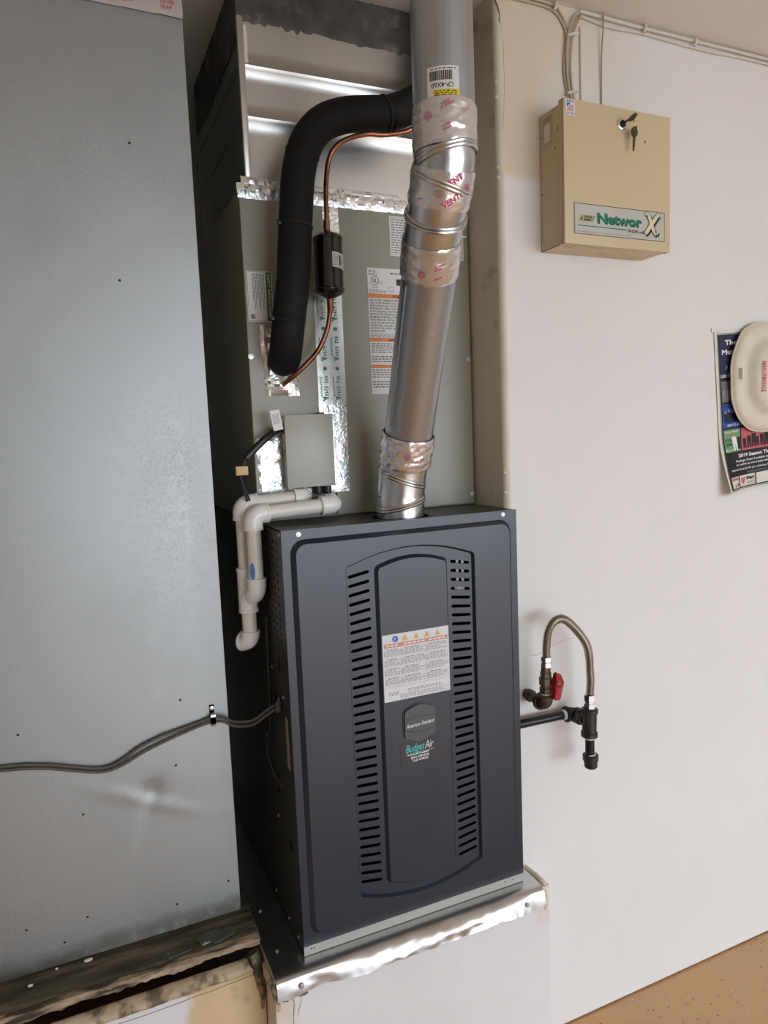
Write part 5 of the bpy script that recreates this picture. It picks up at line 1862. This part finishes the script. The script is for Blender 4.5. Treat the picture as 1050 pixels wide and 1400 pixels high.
# picture panels with plain figures
rects = [(pgrey, 0.0145, 0.245, 0.085, 0.300), (pgrey, 0.090, 0.245, 0.265, 0.300), (pblue, 0.0155, 0.178, 0.085, 0.240), (pgrey, 0.090, 0.178, 0.265, 0.240),
         (pgreen, 0.0155, 0.112, 0.0760, 0.172), (pred, 0.0800, 0.112, 0.190, 0.172), (pblue, 0.193, 0.112, 0.265, 0.172)]
for m_, a0, b0, a1, b1 in rects:
    cp.rect(m_, a0, b0, a1, b1, 2)


def figure(m, a, b, h, lean=0.0, k=3, skin=pskin):
    w = h * 0.16
    cp.poly(m, [(a - w, b), (a - w * 0.3, b), (a + lean * 0.4, b + h * 0.4), (a + w * 0.3, b), (a + w, b), (a + w + lean * 0.8, b + h * 0.75), (a - w + lean * 0.8, b + h * 0.75)], k)
    cp.disc(skin, a + lean, b + h * 0.87, h * 0.11, k, 10)


for i in range(4):
    figure(nearblk, 0.025 + i * 0.0125, 0.190, 0.033 + 0.004 * (i % 2), 0.0, 3)
    figure(inkg, 0.022 + i * 0.016, 0.250, 0.036, 0.001 * (i - 1), 3, pgrey)
figure(whitei, 0.058, 0.115, 0.050, -0.010, 3)
cp.rect(nearblk, 0.064, 0.118, 0.075, 0.150, 3)
for i in range(6):
    figure(nearblk, 0.092 + i * 0.0165, 0.117, 0.042 + 0.006 * ((i * 7) % 3 - 1), 0.002 * ((i % 3) - 1), 3)
cp.text(nearblk, 'EAGLES', 0.022, 0.230, 0.0075, 3, 0, 0.045, 'LEFT', 0.02)
cp.text(whitei, 'April 12, 2019', 0.028, 0.1815, 0.006, 4, 0.2, 0.055, 'LEFT', 0.02)
cp.text(whitei, 'Kenny Metcalf', 0.018, 0.163, 0.0065, 3, 0.2, 0.052, 'LEFT', 0.02)
cp.text(whitei, 'as', 0.028, 0.153, 0.004, 3)
cp.text(nearblk, 'ELTON', 0.018, 0.141, 0.0075, 3, 0, 0.027, 'LEFT', 0.01)
cp.text(nearblk, 'JOHN', 0.020, 0.129, 0.0075, 3, 0, 0.023, 'LEFT', 0.01)
cp.text(whitei, 'May 3, 2019', 0.0175, 0.1155, 0.005, 3, 0, 0.032, 'LEFT', 0.02)
cp.text(whitei, '2019 Season Tickets', 0.064, 0.095, 0.0090, 3, 0, 0.15, 'LEFT', 0.04)
cp.text(whitei, 'Package Deal Available by calling', 0.052, 0.083, 0.0058, 3, 0, 0.165, 'LEFT', 0.02)
cp.text(whitei, 'or online at www.bakersfieldmusic', 0.052, 0.073, 0.0058, 3, 0, 0.165, 'LEFT', 0.02)
cp.text(whitei, 'General Seats $195 plus ticketing fee', 0.027, 0.0610, 0.0048, 3, 0, 0.16, 'LEFT', 0.02)
cp.text(inkg, 'SPONSORED BY', 0.094, 0.0500, 0.0045, 3, 0, 0.08, 'LEFT', 0.02)
cp.rect(pcream, 0.018, 0.0165, 0.055, 0.046, 3)
cp.text(redi, 'HADDAD', 0.020, 0.037, 0.0065, 4, 0, 0.033, 'LEFT', 0.03)
cp.disc(inkg, 0.034, 0.022, 0.004, 4)
cp.disc(redi, 0.047, 0.024, 0.005, 4)
cp.rect(pcream, 0.060, 0.0165, 0.125, 0.046, 3)
hx, hz = 0.0755, 0.0325
heart = []
for k in range(24):
    t = 2 * PI * k / 24
    heart.append((hx + 0.0105 / 16 * 16 * math.sin(t) ** 3, hz + 0.0105 / 16 * (13 * math.cos(t) - 5 * math.cos(2 * t) - 2 * math.cos(3 * t) - math.cos(4 * t))))
cp.poly(redi, heart, 4)
for r_ in (0.0035, 0.006):
    for sgn in (-1, 1):
        for k in range(6):
            a0, a1 = math.radians(-50 + 100 * k / 6), math.radians(-50 + 100 * (k + 1) / 6)
            cp.poly(pcream, [(hx + sgn * q * math.cos(a), hz + 0.001 + q * math.sin(a)) for q, a in ((r_, a0), (r_ + 0.0009, a0), (r_ + 0.0009, a1), (r_, a1))], 5)
cp.disc(pcream, hx, hz + 0.001, 0.0016, 5)
cp.text(inkk, 'iHeart', 0.090, 0.0325, 0.0095, 4, 0, 0.032, 'LEFT', 0.04)
cp.text(inkg, 'RADIO', 0.092, 0.0205, 0.0080, 4, 0, 0.030, 'LEFT', 0.0)
cp.rect(pcream, 0.130, 0.0165, 0.262, 0.046, 3)
names = {'poster_black': 'print_ground', 'poster_navy': 'title_ground', 'poster_grey': 'picture_panel', 'poster_blue': 'picture_panel', 'poster_green': 'picture_panel', 'poster_red': 'picture_panel',
         'white_ink': 'lettering', 'black_ink': 'lettering', 'grey_ink': 'lettering', 'red_ink': 'logo_mark', 'poster_skin': 'picture_figure', 'poster_cream': 'sponsor_panel'}
cp.finish(pos, names)
tape = B()
box(tape, 1.5325, 1.5475, WY - 0.0030, WY - 0.0001, 1.7440, 1.7560)
obj('corner_tape', tape, wlab, pos, smooth=0)

# wide-brimmed cream hat hung over the poster, crown toward the room
hat = thing('sun_hat', 'cream wide-brimmed hat with red lettering hanging over the poster', 'hat', (1.715, WY - 0.03, 1.485))
hcx, hcz = 1.712, 1.628
bm = B()


def hatf(inner):
    def f(u, v):
        t = 2 * PI * u
        # outline of the brim: taller than wide, squarer below
        ex = 2.5
        c_, s_ = math.cos(t), math.sin(t)
        rx, rz = 0.121, 0.142
        k = (abs(c_) ** ex + abs(s_) ** ex) ** (-1 / ex)
        prof_ = [(1.0, 0.006), (0.985, 0.012), (0.90, 0.017), (0.80, 0.019), (0.72, 0.020), (0.66, 0.026), (0.61, 0.036), (0.54, 0.044), (0.40, 0.047), (0.18, 0.048), (0.0, 0.048)]
        i = int(round(v * (len(prof_) - 1)))
        r_, h_ = prof_[i]
        x = rx * k * c_ * r_
        z = rz * k * s_ * r_
        h_ += 0.006 * nz(c_ * 2, s_ * 2, 3) * (1 if i < 5 else 0.4) + 0.010 * max(0, -c_) * (1 - r_) * 0
        if inner:
            h_ -= 0.0025
        return Vector((hcx + x, WY - 0.010 - h_, hcz + z))
    return f


sheet(bm, hatf(False), 56, 10)
sheet(bm, hatf(True), 56, 10)
bmesh.ops.remove_doubles(bm, verts=bm.verts, dist=1e-5)
obj('hat_shell', bm, hatm, hat, smooth=50)
bm = B()
n_ = 56
hf = hatf(False)
rim_pts = [hf(k / n_, 0.0) + Vector((0, 0.001, 0)) for k in range(n_ + 1)]
tube(bm, rim_pts, 0.0028, 8, caps=False)
obj('brim_edge', bm, hatm, hat)
bm = BX(1.604, 1.608, WY - 0.038, WY - 0.024, 1.622, 1.652)
obj('side_loop', bm, mat('loop_plastic', (0.80, 0.75, 0.62), 0.35), hat, bevel=0.0015)
pr = Print((0, 0, 0), *XZ)
pr.text(redi, 'PERFORMANCE', 1.6520, 1.6660, 0.0115, 1, 0, 0.078, 'LEFT', 0.02, -PI / 2)
hb = bpy.data.objects  # project the lettering onto the crown front


def hwarp(co):
    x, z = co.x - hcx, co.z - hcz
    q = math.hypot(x / 0.121, z / 0.142)
    prof_ = [(0.0, 0.048), (0.18, 0.048), (0.40, 0.047), (0.54, 0.044), (0.61, 0.036)]
    h_ = 0.048
    for (a, ha), (b, hb_) in zip(prof_, prof_[1:]):
        if a <= q <= b:
            h_ = ha + (hb_ - ha) * (q - a) / (b - a)
    return Vector((co.x, WY - 0.010 - h_ - 0.0042, co.z))


pr.finish(hat, {'red_ink': 'lettering'}, hwarp)
